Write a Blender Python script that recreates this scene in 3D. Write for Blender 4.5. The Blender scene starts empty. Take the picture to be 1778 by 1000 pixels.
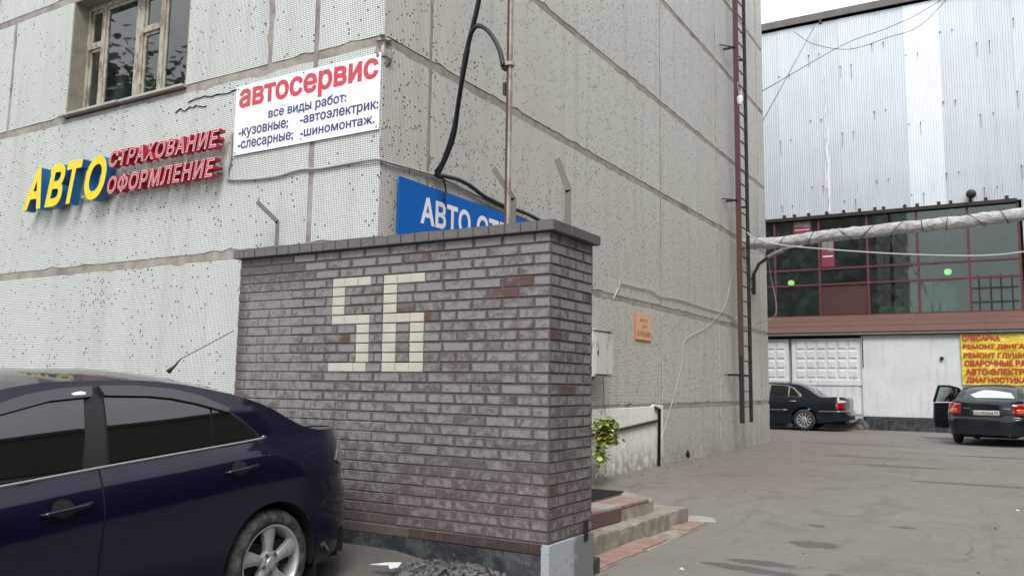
import bpy, bmesh, math, random
from mathutils import Vector, Matrix, noise
from mathutils.geometry import delaunay_2d_cdt
R = math.radians
random.seed(7)
scene = bpy.context.scene
col = scene.collection

# ------------------------------------------------------------------ camera
YAW, PITCH, ROLL = .5375, .116, .0144
EYE = Vector((0, 0, 1.47))
_r0 = Vector((math.cos(YAW), math.sin(YAW), 0))
_f = Vector((-math.sin(YAW)*math.cos(PITCH), math.cos(YAW)*math.cos(PITCH), math.sin(PITCH)))
_u0 = _r0.cross(_f)
_r = _r0*math.cos(ROLL) + _u0*math.sin(ROLL)
_u = -_r0*math.sin(ROLL) + _u0*math.cos(ROLL)
cam = bpy.data.cameras.new('camera')
cam.sensor_width = 36; cam.lens = 1448.33/1778*36; cam.clip_start = .05; cam.clip_end = 400
co = bpy.data.objects.new('camera', cam); col.objects.link(co)
m = Matrix((_r, _u, -_f)).transposed().to_4x4(); m.translation = EYE
co.matrix_world = m
scene.camera = co

# ------------------------------------------------------------------ sky, sun, exposure
SUN_EL, SUN_AZ = R(50), R(148)      # overcast: broad soft sun from behind the camera
world = bpy.data.worlds.new('World'); scene.world = world; world.use_nodes = True
wn = world.node_tree; wn.nodes.clear()
def wnode(t, **k):
    n = wn.nodes.new(t)
    for a, b in k.items(): setattr(n, a, b)
    return n
sky = wnode('ShaderNodeTexSky', sky_type='NISHITA', sun_disc=False, sun_elevation=SUN_EL, sun_rotation=SUN_AZ, air_density=1.0, dust_density=3.0, ozone_density=1.0)
hsv = wnode('ShaderNodeHueSaturation'); hsv.inputs['Saturation'].default_value = .18
ovc = wnode('ShaderNodeMix', data_type='RGBA', blend_type='MIX'); ovc.inputs[0].default_value = .62
cl = wnode('ShaderNodeTexNoise'); cl.inputs['Scale'].default_value = 2.2; cl.inputs['Detail'].default_value = 5
tcw = wnode('ShaderNodeTexCoord'); mpw = wnode('ShaderNodeMapping'); mpw.inputs['Scale'].default_value = (1, 1, 2.6)
rw = wnode('ShaderNodeValToRGB')
rw.color_ramp.elements[0].position = .3; rw.color_ramp.elements[0].color = (7.2, 7.7, 8.4, 1)
rw.color_ramp.elements[1].position = .7; rw.color_ramp.elements[1].color = (12.5, 12.9, 13.2, 1)
bg = wnode('ShaderNodeBackground'); bg.inputs['Strength'].default_value = .10
out = wnode('ShaderNodeOutputWorld')
L = wn.links.new
L(sky.outputs[0], hsv.inputs['Color']); L(hsv.outputs[0], ovc.inputs[6])
L(tcw.outputs['Generated'], mpw.inputs[0]); L(mpw.outputs[0], cl.inputs[0]); L(cl.outputs[0], rw.inputs[0]); L(rw.outputs[0], ovc.inputs[7])
L(ovc.outputs[2], bg.inputs[0]); L(bg.outputs[0], out.inputs[0])
sun = bpy.data.lights.new('sun', 'SUN'); sun.energy = 1.3; sun.angle = R(25); sun.color = (1, .98, .95)
so = bpy.data.objects.new('sun', sun); col.objects.link(so)
so.rotation_euler = (R(90)-SUN_EL, 0, -SUN_AZ + math.pi)
vs = scene.view_settings
vs.view_transform = 'Standard'; vs.look = 'None'; vs.gamma = 1; vs.use_curve_mapping = False
vs.exposure = 0.86

# ------------------------------------------------------------------ materials
MATS = {}
class NT:
    """small node helper"""
    def __init__(s, name):
        s.m = bpy.data.materials.new(name); s.m.use_nodes = True
        s.t = s.m.node_tree; s.b = s.t.nodes['Principled BSDF']; s._p = None
    def n(s, t, **k):
        x = s.t.nodes.new(t)
        for a, b in k.items(): setattr(x, a, b)
        return x
    def l(s, a, b): s.t.links.new(a, b)
    def pos(s):
        if s._p is None: s._p = s.n('ShaderNodeNewGeometry').outputs['Position']
        return s._p
    def obj(s): return s.n('ShaderNodeTexCoord').outputs['Object']
    def val(s, x, sock):
        if isinstance(x, (int, float)): sock.default_value = x
        elif isinstance(x, tuple): sock.default_value = x if len(x) == 4 or sock.type == 'VECTOR' else x+(1,)
        else: s.l(x, sock)
    def math(s, op, a, b=0., c=None, clamp=False):
        x = s.n('ShaderNodeMath', operation=op, use_clamp=clamp); s.val(a, x.inputs[0]); s.val(b, x.inputs[1])
        if c is not None: s.val(c, x.inputs[2])
        return x.outputs[0]
    def mapping(s, v, sc=(1,1,1), loc=(0,0,0)):
        x = s.n('ShaderNodeMapping'); s.l(v, x.inputs[0]); x.inputs['Scale'].default_value = sc; x.inputs['Location'].default_value = loc
        return x.outputs[0]
    def noise(s, scale, detail=4, rough=.55, v=None, dist=0.):
        x = s.n('ShaderNodeTexNoise'); x.inputs['Scale'].default_value = scale; x.inputs['Detail'].default_value = detail
        x.inputs['Roughness'].default_value = rough; x.inputs['Distortion'].default_value = dist
        s.l(v if v is not None else s.pos(), x.inputs['Vector']); return x.outputs['Fac']
    def ramp(s, f, a, b, ca=0., cb=1.):
        x = s.n('ShaderNodeMapRange', clamp=True); s.val(f, x.inputs[0]); x.inputs[1].default_value = a; x.inputs[2].default_value = b
        x.inputs[3].default_value = ca; x.inputs[4].default_value = cb; return x.outputs[0]
    def mix(s, f, a, b, mode='MIX'):
        x = s.n('ShaderNodeMix', data_type='RGBA', blend_type=mode); s.val(f, x.inputs[0]); s.val(a, x.inputs[6]); s.val(b, x.inputs[7]); return x.outputs[2]
    def sep(s, v=None):
        x = s.n('ShaderNodeSeparateXYZ'); s.l(v if v is not None else s.pos(), x.inputs[0]); return x.outputs
    def bump(s, h, strength=.3, dist=.01):
        x = s.n('ShaderNodeBump'); x.inputs['Strength'].default_value = strength; x.inputs['Distance'].default_value = dist
        s.l(h, x.inputs['Height']); s.l(x.outputs[0], s.b.inputs['Normal'])
    def out(s, color, rough=.8, metal=0., **k):
        s.val(color, s.b.inputs['Base Color']); s.val(rough, s.b.inputs['Roughness']); s.val(metal, s.b.inputs['Metallic'])
        for a, b in k.items(): s.val(b, s.b.inputs[a.replace('_', ' ')])
        return s.m

def plain(name, color, rough=.7, metal=0., dirt=.25, scale=6., bump=.1, dirtcol=None, **k):
    t = NT(name)
    f = t.ramp(t.noise(scale, 6, .6), .35, .72)
    dc = dirtcol or tuple(c*.55 for c in color)
    c = t.mix(t.math('MULTIPLY', f, dirt), color, dc)
    if bump: t.bump(t.noise(scale*14, 4), bump, .004)
    return t.out(c, rough, metal, **k)

def mosaic(name, tile, joint, dirtcol, dirtamt, base=.9925, big=.985, bigcl=.16):
    """glazed mosaic tiles on a square grid of 20.8 mm, some missing or green"""
    t = NT(name); P = .0208
    x, y, z = t.sep()[:3]
    # slight waviness of the tile sheets
    wob = t.math('MULTIPLY', t.math('SUBTRACT', t.noise(1.3, 2), .5), .03)
    u = t.math('DIVIDE', t.math('ADD', x, y), P); v = t.math('DIVIDE', t.math('ADD', z, wob), P)
    def edge(a):
        f = t.math('FRACT', a); return t.math('ABSOLUTE', t.math('SUBTRACT', f, .5))
    gap = t.math('MAXIMUM', edge(u), edge(v))
    isj = t.ramp(gap, .375, .41)
    cv = t.n('ShaderNodeCombineXYZ'); t.l(t.math('FLOOR', u), cv.inputs[0]); t.l(t.math('FLOOR', v), cv.inputs[1])
    wnz = t.n('ShaderNodeTexWhiteNoise', noise_dimensions='2D'); t.l(cv.outputs[0], wnz.inputs['Vector']); r = wnz.outputs['Value']
    wn2 = t.n('ShaderNodeTexWhiteNoise', noise_dimensions='3D')
    cv2 = t.n('ShaderNodeCombineXYZ'); t.l(t.math('FLOOR', u), cv2.inputs[0]); t.l(t.math('FLOOR', v), cv2.inputs[1]); cv2.inputs[2].default_value = 7.3
    t.l(cv2.outputs[0], wn2.inputs['Vector']); r2 = wn2.outputs['Value']
    c = t.mix(t.math('MULTIPLY', r2, .35), tile, tuple(a*.72 for a in tile))
    # damage density grows in noisy clusters
    cl = t.ramp(t.noise(1.1, 6, .65), .60, .78, 0, .16)
    miss = t.math('GREATER_THAN', r, t.math('SUBTRACT', base, cl))
    green = t.math('GREATER_THAN', r2, .9955)
    c = t.mix(miss, c, (.085, .1, .085)); c = t.mix(green, c, (.06, .17, .13))
    c = t.mix(isj, c, joint)
    # runs of two or three lost tiles, upright flecks
    cb = t.n('ShaderNodeCombineXYZ'); t.l(t.math('FLOOR', t.math('DIVIDE', u, 1.)), cb.inputs[0]); t.l(t.math('FLOOR', t.math('DIVIDE', v, 2.)), cb.inputs[1])
    wb_ = t.n('ShaderNodeTexWhiteNoise', noise_dimensions='2D'); t.l(cb.outputs[0], wb_.inputs['Vector'])
    dens = t.ramp(t.noise(2.3, 6, .7), .56, .8, 0, bigcl)
    c = t.mix(t.math('MULTIPLY', t.math('GREATER_THAN', wb_.outputs['Value'], t.math('SUBTRACT', big, dens)), .75), c, (.10, .10, .085))
    tone = t.math('MULTIPLY', t.n('ShaderNodeObjectInfo').outputs['Random'], .16); c = t.mix(tone, c, dirtcol)
    # bare mortar patches where groups of tiles have gone
    bare = t.ramp(t.noise(3.1, 6, .65), .735, .75)
    c = t.mix(bare, c, (.17, .155, .135))
    d = t.ramp(t.noise(1.1, 6, .65, t.mapping(t.pos(), (1, 1, .35))), .38, .75)
    c = t.mix(t.math('MULTIPLY', d, dirtamt), c, dirtcol)
    st = t.ramp(t.noise(4.5, 5, .6, t.mapping(t.pos(), (1, 1, .06))), .5, .8)
    c = t.mix(t.math('MULTIPLY', st, dirtamt*1.2), c, tuple(a*.6 for a in dirtcol))
    low = t.ramp(z, .25, .8, .55, 0)
    c = t.mix(t.math('MULTIPLY', low, t.ramp(t.noise(5, 5), .35, .7)), c, (.12, .11, .09))
    h = t.math('SUBTRACT', 1., t.math('MAXIMUM', isj, miss)); t.bump(h, .5, .003)
    t.b.inputs['Specular IOR Level'].default_value = .4
    return t.out(c, t.mix(isj, (.35,.35,.35), (.9,.9,.9)))

def brick_mat(name, base, bloom, red, redamt=.5, bloomamt=1.):
    t = NT(name); oi = t.n('ShaderNodeObjectInfo').outputs['Random']
    sh = t.n('ShaderNodeVectorMath', operation='ADD'); t.l(t.pos(), sh.inputs[0])
    k = t.n('ShaderNodeCombineXYZ'); t.l(t.math('MULTIPLY', oi, 37.), k.inputs[0]); t.l(k.outputs[0], sh.inputs[1]); V = sh.outputs[0]
    n1 = t.noise(13, 7, .68, V, .4); n2 = t.noise(46, 5, .6, V); n3 = t.noise(5, 5, .6, V)
    c = t.mix(t.math('MULTIPLY', n2, 1.), tuple(a*.6 for a in base), tuple(a*1.35 for a in base))
    bm = t.ramp(t.math('ADD', t.math('ADD', n1, t.math('MULTIPLY', t.math('FRACT', t.math('MULTIPLY', oi, 7.3)), .16)), t.ramp(t.sep()[2], 1.2, 2.3, 0, .09)), .48, .66)
    gx, gy, gzz = t.sep(t.n('ShaderNodeTexCoord').outputs['Generated'])[:3]
    ex = t.math('SUBTRACT', .5, t.math('ABSOLUTE', t.math('SUBTRACT', gx, .5))); ez = t.math('MULTIPLY', t.math('SUBTRACT', .5, t.math('ABSOLUTE', t.math('SUBTRACT', gzz, .5))), .45)
    rim = t.ramp(t.math('ADD', t.math('MINIMUM', ex, ez), t.math('MULTIPLY', t.math('SUBTRACT', n2, .5), .12)), .03, .075)
    c = t.mix(t.math('MULTIPLY', t.math('MULTIPLY', bm, rim), .85*bloomamt), c, bloom)
    rr = t.math('GREATER_THAN', oi, 1-redamt*.22)
    wear = t.math('MULTIPLY', t.ramp(n3, .42, .56), rr)
    x, y, z = t.sep()[:3]
    lowred = t.math('MULTIPLY', t.ramp(z, 1.3, .5, 0, 1.8), t.ramp(n1, .66, .44))
    c = t.mix(t.math('MAXIMUM', wear, t.math('MULTIPLY', lowred, redamt)), c, red)
    spots = t.ramp(t.noise(30, 6, .75, V), .67, .72); c = t.mix(t.math('MULTIPLY', spots, .8), c, (.05, .045, .045))
    t.bump(t.math('ADD', n2, t.math('MULTIPLY', n1, 1.5)), .6, .006)
    return t.out(c, .8)

M = MATS
M['tile_l'] = mosaic('mosaic tile', (.82, .855, .81), (.065, .08, .073), (.36, .37, .32), .30, .991, 1.0, .0)
M['tile_r'] = mosaic('weathered mosaic tile', (.86, .84, .755), (.075, .075, .062), (.40, .38, .33), .40, .962, .995, .11)
def mortar():
    t = NT('joint mortar'); n = t.noise(7, 7, .65); c = t.mix(t.ramp(n, .35, .7), (.36, .325, .28), (.22, .19, .16))
    c = t.mix(t.math('MULTIPLY', t.ramp(t.noise(1.6, 4), .55, .7), .6), c, (.09, .08, .07)); t.bump(t.noise(60, 5), .7, .008); return t.out(c, .92)
M['mortar'] = mortar()
M['brick'] = brick_mat('weathered grey brick', (.104, .090, .082), (.24, .225, .226), (.095, .053, .043), .26)
M['coping'] = brick_mat('coping brick', (.105, .095, .092), (.17, .16, .165), (.09, .07, .06), .3, .5)
M['brick_black'] = brick_mat('bitumen painted brick', (.022, .026, .028), (.11, .115, .12), (.06, .03, .025), .5, .6)
M['paleblock'] = plain('pale facing brick', (.50, .47, .405), .75, dirt=.6, scale=9, dirtcol=(.40, .36, .30))
def jm():
    t = NT('brick joint mortar'); z = t.sep()[2]; n = t.noise(18, 6, .6)
    c = t.mix(n, (.075, .068, .062), (.155, .14, .126)); c = t.mix(t.ramp(z, 1.4, .55, 0, .6), c, (.21, .186, .158)); t.bump(t.noise(90, 4), .6, .004); return t.out(c, .95)
M['joint'] = jm()
def plinth():
    t = NT('bitumen plinth'); n = t.noise(6, 8, .7, dist=.6); c = t.mix(t.ramp(n, .42, .62), (.018, .024, .027), (.075, .085, .088))
    c = t.mix(t.ramp(t.noise(11, 8, .75), .60, .68), c, (.20, .21, .215)); c = t.mix(t.math('MULTIPLY', t.ramp(t.noise(3, 4), .62, .68), .6), c, (.06, .10, .075))
    t.bump(n, .8, .03); return t.out(c, .62)
M['plinth'] = plinth()
def plinth_end():
    t = NT('blue grey painted plinth'); y = t.sep()[1]
    f = t.ramp(t.math('ADD', y, t.math('MULTIPLY', t.noise(5, 5), .5)), 5.64, 5.72)
    c = t.mix(f, (.34, .38, .41), (.17, .185, .165)); c = t.mix(t.ramp(t.noise(22, 5), .62, .68), c, (.12, .13, .13)); t.bump(t.noise(20), .4, .01); return t.out(c, .8)
M['plinth_end'] = plinth_end()
def asphalt():
    t = NT('asphalt'); p = t.pos(); x, y, z = t.sep()[:3]
    big = t.noise(.35, 6, .6); fine = t.noise(95, 3, .7); mid = t.noise(5, 6, .6)
    c = t.mix(t.ramp(big, .3, .7), (.152, .136, .117), (.20, .181, .158))
    c = t.mix(t.math('MULTIPLY', t.ramp(mid, .4, .7), .35), c, (.10, .085, .076))
    c = t.mix(t.ramp(fine, .35, .72, 0, .55), c, (.29, .275, .25))
    c = t.mix(t.ramp(t.noise(26, 6, .75), .55, .72, 0, .40), c, (.095, .085, .075))
    c = t.mix(t.ramp(t.noise(1.3, 7, .7, dist=.8), .54, .62, 0, .38), c, (.10, .09, .078))
    c = t.mix(t.ramp(t.noise(.9, 8, .75, dist=1.5), .60, .64, 0, .30), c, (.24, .225, .20))
    w3 = t.noise(2.2, 6, .6, t.mapping(p, (2.4, .25, 1), (3, 1, 0))); c = t.mix(t.ramp(w3, .62, .7, 0, .30), c, (.085, .078, .07))
    c = t.mix(t.ramp(t.noise(9, 6, .7), .66, .72, 0, .3), c, (.25, .235, .21))
    c = t.mix(t.ramp(t.noise(60, 2, .5), .67, .70, 0, .35), c, (.05, .048, .045))
    # streaks dragged along the yard
    s = t.ramp(t.noise(3, 5, .6, t.mapping(p, (.35, 2.2, 1))), .60, .72); c = t.mix(t.math('MULTIPLY', s, .25), c, (.22, .205, .185))
    # reddish worn band by the wall
    rb = t.math('MULTIPLY', t.ramp(x, -1.2, -3.6), t.ramp(y, 9.5, 11)); c = t.mix(t.math('MULTIPLY', rb, t.ramp(mid, .3, .6, .1, .5)), c, (.135, .095, .08))
    # dark damp stains where they lie
    wet = None; wob = t.math('MULTIPLY', t.math('SUBTRACT', t.noise(6, 5, .7), .5), .9)
    for cx, cy, rx, ry in STAINS:
        dx = t.math('DIVIDE', t.math('SUBTRACT', x, cx), rx); dy = t.math('DIVIDE', t.math('SUBTRACT', y, cy), ry)
        d = t.math('ADD', t.math('SQRT', t.math('ADD', t.math('MULTIPLY', dx, dx), t.math('MULTIPLY', dy, dy))), t.math('MULTIPLY', wob, 1.6))
        w = t.ramp(d, .95, .80); wet = w if wet is None else t.math('MAXIMUM', wet, w)
    c = t.mix(t.math('MULTIPLY', wet, .72), c, (.062, .054, .046))
    # darker asphalt in front of the brick wall
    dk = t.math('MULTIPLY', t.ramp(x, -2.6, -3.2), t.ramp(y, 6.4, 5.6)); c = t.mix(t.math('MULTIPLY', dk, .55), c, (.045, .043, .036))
    # cracks
    vo = t.n('ShaderNodeTexVoronoi', feature='DISTANCE_TO_EDGE'); vo.inputs['Scale'].default_value = .22
    wv = t.n('ShaderNodeVectorMath', operation='ADD'); t.l(p, wv.inputs[0]); nz = t.n('ShaderNodeTexNoise'); nz.inputs['Scale'].default_value = 1.2; nz.inputs['Detail'].default_value = 6; t.l(p, nz.inputs[0]); t.l(nz.outputs['Color'], wv.inputs[1]); t.l(wv.outputs[0], vo.inputs['Vector'])
    ck = t.math('MULTIPLY', t.math('MULTIPLY', t.ramp(vo.outputs['Distance'], .004, .001), t.ramp(t.noise(.8, 3), .45, .6)), .4); c = t.mix(ck, c, (.04, .036, .03))
    t.bump(t.math('SUBTRACT', t.math('ADD', fine, t.math('MULTIPLY', mid, .8)), t.math('MULTIPLY', ck, 2.)), .45, .006)
    ro = t.math('SUBTRACT', .88, t.math('MULTIPLY', wet, .35)); return t.out(c, ro)
STAINS = [(-1.62, 8.1, .26, .20), (-1.75, 8.95, .10, .08), (-1.8, 7.0, .30, .12), (-1.72, 6.7, .34, .10), (-2.0, 6.75, .22, .09), (-1.2, 6.9, .1, .05), (-.95, 9.2, .12, .06), (-.4, 12.9, 1.1, .18), (-1.6, 15.2, .9, .22), (-2.4, 16.8, .8, .15), (-3.0, 20.5, 1.3, .2), (.3, 10.6, .3, .1), (.4, 8.3, .25, .08), (-.2, 18.5, 1.2, .2)]
M['asphalt'] = asphalt()
def plaster(name, a, b, sc=3.):
    t = NT(name); z = t.sep()[2]; n = t.noise(sc, 7, .65); c = t.mix(t.ramp(n, .4, .75), a, b)
    c = t.mix(t.ramp(t.noise(34, 6, .7), .66, .70, 0, .8), c, tuple(q*.35 for q in b)); c = t.mix(t.math('MULTIPLY', t.ramp(z, .75, .2, 0, 1), t.ramp(t.noise(7, 6), .3, .6)), c, (.20, .18, .15))
    s = t.ramp(t.noise(9, 5, .6, t.mapping(t.pos(), (1, 1, .08))), .55, .75); c = t.mix(t.math('MULTIPLY', s, .3), c, (.24, .22, .19))
    t.bump(t.noise(16, 6), .5, .015); return t.out(c, .88)
M['whitewash'] = plaster('whitewashed plaster', (.80, .785, .74), (.66, .64, .59))
M['whitewall'] = plaster('white painted far wall', (.70, .73, .74), (.58, .61, .62), 1.2)
def galv(name, base):
    t = NT(name); x, y, z = t.sep()[:3]; oi = t.n('ShaderNodeObjectInfo').outputs['Random']
    k = t.n('ShaderNodeCombineXYZ'); t.l(t.math('MULTIPLY', oi, 11.), k.inputs[0]); a = t.n('ShaderNodeVectorMath', operation='ADD'); t.l(t.pos(), a.inputs[0]); t.l(k.outputs[0], a.inputs[1])
    s = t.noise(6, 6, .6, t.mapping(a.outputs[0], (1, 1, .07))); big = t.noise(.7, 4, .5, a.outputs[0])
    c = t.mix(t.ramp(s, .35, .9, 0, .6), base, tuple(q*1.3 for q in base)); c = t.mix(t.ramp(big, .3, .7, 0, .35), c, tuple(q*.78 for q in base))
    c = t.mix(t.math('MULTIPLY', oi, .3), c, tuple(q*1.3 for q in base))
    r = t.ramp(t.noise(12, 5, .6, t.mapping(a.outputs[0], (1, 1, .12))), .67, .74); c = t.mix(t.math('MULTIPLY', r, .4), c, (.2, .17, .15))
    return t.out(c, .48, .55)
M['galv'] = galv('galvanised sheet', (.56, .60, .63))
M['galv_white'] = galv('limed galvanised sheet', (.70, .75, .79))
def glassmat(name, tint, coat=(1,1,1), ior=1.5):
    t = NT(name); t.t.nodes.remove(t.b)
    tr = t.n('ShaderNodeBsdfTransparent'); tr.inputs[0].default_value = tint+(1,)
    gl = t.n('ShaderNodeBsdfGlossy'); gl.inputs['Roughness'].default_value = .02; gl.inputs[0].default_value = coat+(1,)
    fr = t.n('ShaderNodeFresnel'); fr.inputs[0].default_value = ior
    bp = t.n('ShaderNodeBump'); bp.inputs['Strength'].default_value = .03; bp.inputs['Distance'].default_value = .05; t.l(t.noise(1.7, 2), bp.inputs['Height']); t.l(bp.outputs[0], gl.inputs['Normal'])
    mx = t.n('ShaderNodeMixShader'); t.l(fr.outputs[0], mx.inputs[0]); t.l(tr.outputs[0], mx.inputs[1]); t.l(gl.outputs[0], mx.inputs[2])
    df = t.n('ShaderNodeBsdfDiffuse'); df.inputs[0].default_value = (.25, .32, .30, 1); m2 = t.n('ShaderNodeMixShader')
    t.l(t.ramp(t.noise(3, 6, .6), .45, .8, .02, .16), m2.inputs[0]); t.l(mx.outputs[0], m2.inputs[1]); t.l(df.outputs[0], m2.inputs[2])
    t.l(m2.outputs[0], t.t.nodes['Material Output'].inputs[0]); return t.m
M['glass'] = glassmat('window glass', (.62, .72, .70), ior=1.9)
M['glass_green'] = glassmat('dusty green workshop glass', (.58, .76, .70), ior=1.65)
def flat(name, c, rough=.5, metal=0., **k):
    t = NT(name); return t.out(c, rough, metal, **k)
def paint(name, c, dirt):
    t = NT(name); f = t.math('MULTIPLY', t.ramp(t.noise(2.5, 6, .6), .35, .75), dirt); z = t.sep()[2]
    f2 = t.math('MAXIMUM', f, t.ramp(z, .5, .2, 0, dirt*2))
    cc = t.mix(f2, c, (.06, .06, .062)); return t.out(cc, t.math('ADD', t.math('MULTIPLY', f2, .5), .32), .1, Specular_IOR_Level=.1, Coat_Weight=1., Coat_Roughness=.07, Coat_IOR=1.45)
M['blue'] = paint('dark blue car paint', (.0012, .0018, .016), .02)
M['blackpaint'] = paint('black green car paint', (.006, .012, .018), .10)
M['blackpaint2'] = paint('black car paint', (.006, .010, .014), .14)
M['carglass'] = flat('tinted car glass', (.006, .007, .006), .02, 0., Specular_IOR_Level=1.0, Coat_Weight=.6, Coat_Roughness=.01)
M['clearglass'] = glassmat('clear car glass', (.75, .82, .80))
M['visor'] = flat('smoked visor plastic', (.035, .04, .045), .12, 0., Specular_IOR_Level=.8)
M['blackplastic'] = flat('black plastic', (.012, .013, .014), .45)
M['seam'] = flat('dark seam', (.003, .003, .004), .8)
M['chrome'] = flat('satin metal trim', (.40, .42, .42), .28, .9)
def tyre():
    t = NT('dusty tyre rubber'); n = t.noise(18, 6, .65); c = t.mix(t.ramp(n, .45, .75), (.018, .021, .02), (.11, .12, .11)); t.bump(t.noise(70), .4, .004); return t.out(c, .85)
M['tyre'] = tyre()
M['alloy'] = plain('silver alloy wheel', (.50, .51, .51), .38, .55, dirt=.45, scale=12, dirtcol=(.16, .15, .14), bump=0)
M['dark'] = flat('dark void', (.008, .008, .009), .9)
M['rust'] = plain('rusty steel', (.115, .052, .038), .75, .2, dirt=.7, scale=9, dirtcol=(.05, .03, .025), bump=.4)
M['ladder'] = plain('red brown oxide paint', (.10, .040, .034), .6, .1, dirt=.4, scale=5, dirtcol=(.05, .03, .028))
M['blacksteel'] = plain('black painted steel', (.022, .02, .018), .55, .2, dirt=.4, scale=7, dirtcol=(.07, .045, .03))
M['greysteel'] = plain('grey painted angle steel', (.16, .165, .15), .65, .1, dirt=.7, scale=16, dirtcol=(.17, .12, .075), bump=.3)
M['polemat'] = plain('peeling pole paint', (.44, .43, .38), .7, .1, dirt=.8, scale=7, dirtcol=(.14, .09, .07), bump=.4)
M['redframe'] = plain('dark red window frame paint', (.125, .032, .03), .6, dirt=.4, scale=6, dirtcol=(.07, .03, .028))
M['redpanel'] = plain('oxide red board', (.07, .024, .022), .6, dirt=.4, scale=4)
M['eaveroof'] = plain('brown sheet roof', (.15, .075, .06), .65, .1, dirt=.5, scale=2.5, dirtcol=(.10, .06, .052))
M['greyboard'] = plain('grey fascia board', (.38, .37, .35), .8, dirt=.6, scale=4)
M['blackcable'] = flat('black cable sheath', (.012, .013, .013), .5)
M['greycable'] = flat('grey cable sheath', (.33, .32, .295), .6)
M['whitecable'] = flat('white cable sheath', (.44, .44, .41), .6)
def winframe():
    t = NT('peeling window paint'); n = t.noise(14, 7, .7, t.mapping(t.pos(), (1, 1, .35))); c = t.mix(t.ramp(n, .46, .6), (.38, .35, .285), (.18, .14, .105)); t.bump(n, .5, .004); return t.out(c, .75)
M['winframe'] = winframe()
M['sill'] = plain('sheet metal sill', (.42, .40, .34), .6, .2, dirt=.5, scale=5)
M['reveal'] = plain('stained concrete reveal', (.27, .245, .20), .9, dirt=.7, scale=6, bump=.5)
M['yellow'] = flat('yellow acrylic', (.78, .60, .010), .35)
M['bluesign'] = flat('blue acrylic letter side', (.010, .115, .30), .35)
M['redsign'] = flat('red acrylic letter', (.40, .010, .035), .4)
M['pinkedge'] = flat('pale pink letter outline', (.80, .52, .55), .4)
M['whiteboard'] = plain('white printed board', (.80, .82, .86), .45, dirt=.06, scale=2, bump=0)
M['redprint'] = flat('red print', (.55, .045, .06), .5)
M['blueprint'] = flat('navy print', (.040, .040, .15), .5)
M['blueboard'] = plain('blue sign board', (.001, .115, .46), .55, dirt=.10, scale=2, bump=0, Specular_IOR_Level=.2)
M['whiteprint'] = flat('white print', (.80, .82, .86), .5)
M['orangeplate'] = plain('pale orange sign plate', (.72, .42, .25), .5, dirt=.2, scale=9, bump=0)
M['orangeedge'] = flat('orange sign edge', (.62, .17, .06), .5)
M['brownprint'] = flat('brown red print', (.30, .045, .03), .5)
def banner():
    t = NT('yellow vinyl banner'); n = t.noise(3, 5, .6); c = t.mix(t.ramp(n, .4, .7), (.80, .60, .03), (.72, .62, .12)); t.bump(t.noise(2.3, 3, .5, t.mapping(t.pos(), (1, 1, 2.2))), .7, .12); return t.out(c, .33)
M['banner'] = banner()
M['bannerred'] = flat('banner red print', (.50, .05, .035), .4)
def cab():
    t = NT('rust streaked cabinet paint'); n = t.noise(7, 6, .65, t.mapping(t.pos(), (1, 1, .45))); c = t.mix(t.ramp(n, .54, .66), (.56, .56, .52), (.36, .17, .07)); t.bump(t.noise(30), .15, .004); return t.out(c, .55)
M['cabinet'] = cab()
M['pot'] = flat('terracotta plastic pot', (.22, .045, .02), .5)
def leaf(name, a, b):
    t = NT(name); v = t.n('ShaderNodeNewGeometry').outputs['Random Per Island']; c = t.mix(v, a, b); t.b.inputs['Subsurface Weight'].default_value = 0
    return t.out(c, .5)
M['leaf'] = leaf('pelargonium leaves', (.07, .14, .02), (.46, .52, .10))
M['treeleaf'] = leaf('tree leaves', (.025, .055, .018), (.07, .12, .035))
M['bark'] = plain('bark', (.07, .055, .045), .9, dirt=.5, scale=8, bump=.8)
def foil():
    t = NT('silver wrapped insulation'); n = t.noise(7, 7, .7, t.mapping(t.pos(), (.8, 1, 1)), 1.5); c = t.mix(t.ramp(n, .35, .7), (.34, .335, .33), (.74, .73, .72))
    t.bump(n, 1., .06); return t.out(c, .6, .1)
M['foil'] = foil()
M['conc'] = plaster('rough step concrete', (.42, .38, .32), (.25, .21, .165), 6.)
M['cement'] = plain('pale cement patch', (.36, .355, .33), .9, dirt=.6, scale=7, bump=.6)
M['pinktile'] = plain('pink paving tile', (.27, .135, .112), .8, dirt=.9, scale=8, dirtcol=(.34, .29, .24), bump=.4)
M['redtile'] = plain('dark red riser tile', (.12, .066, .058), .7, dirt=.5, scale=10, dirtcol=(.10, .075, .065), bump=.3)
M['rubber'] = flat('rubber mat', (.014, .016, .015), .7)
M['paper'] = plain('torn paper', (.62, .63, .60), .8, dirt=.4, scale=25, bump=.3)
M['stone'] = brick_mat('rubble stone', (.05, .046, .044), (.17, .16, .155), (.07, .06, .05), .05, .9)
M['tail'] = flat('red lamp lens', (.30, .006, .012), .12, 0., Coat_Weight=1.)
M['tailorange'] = flat('orange lamp lens', (.55, .12, .02), .12, 0., Coat_Weight=1.)
M['tailclear'] = flat('smoky lamp lens', (.16, .17, .16), .12, .3, Coat_Weight=1.)
M['plate'] = flat('licence plate white', (.55, .56, .53), .5)
M['blackprint'] = flat('black print', (.015, .015, .015), .5)
M['fascia'] = plain('weathered roof edge', (.16, .145, .135), .8, dirt=.5, scale=3)
M['interior'] = plain('dim workshop wall', (.17, .22, .21), .9, dirt=.4, scale=1.2)
M['poster'] = flat('red poster', (.22, .035, .045), .6)
M['postergrey'] = flat('poster picture', (.20, .22, .19), .6)
M['sack'] = plain('translucent white film sack', (.50, .60, .55), .5, dirt=.4, scale=5, bump=.8)
M['yardbrick'] = plain('brown rendered yard wall', (.085, .055, .04), .9, dirt=.4, scale=2)
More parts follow.
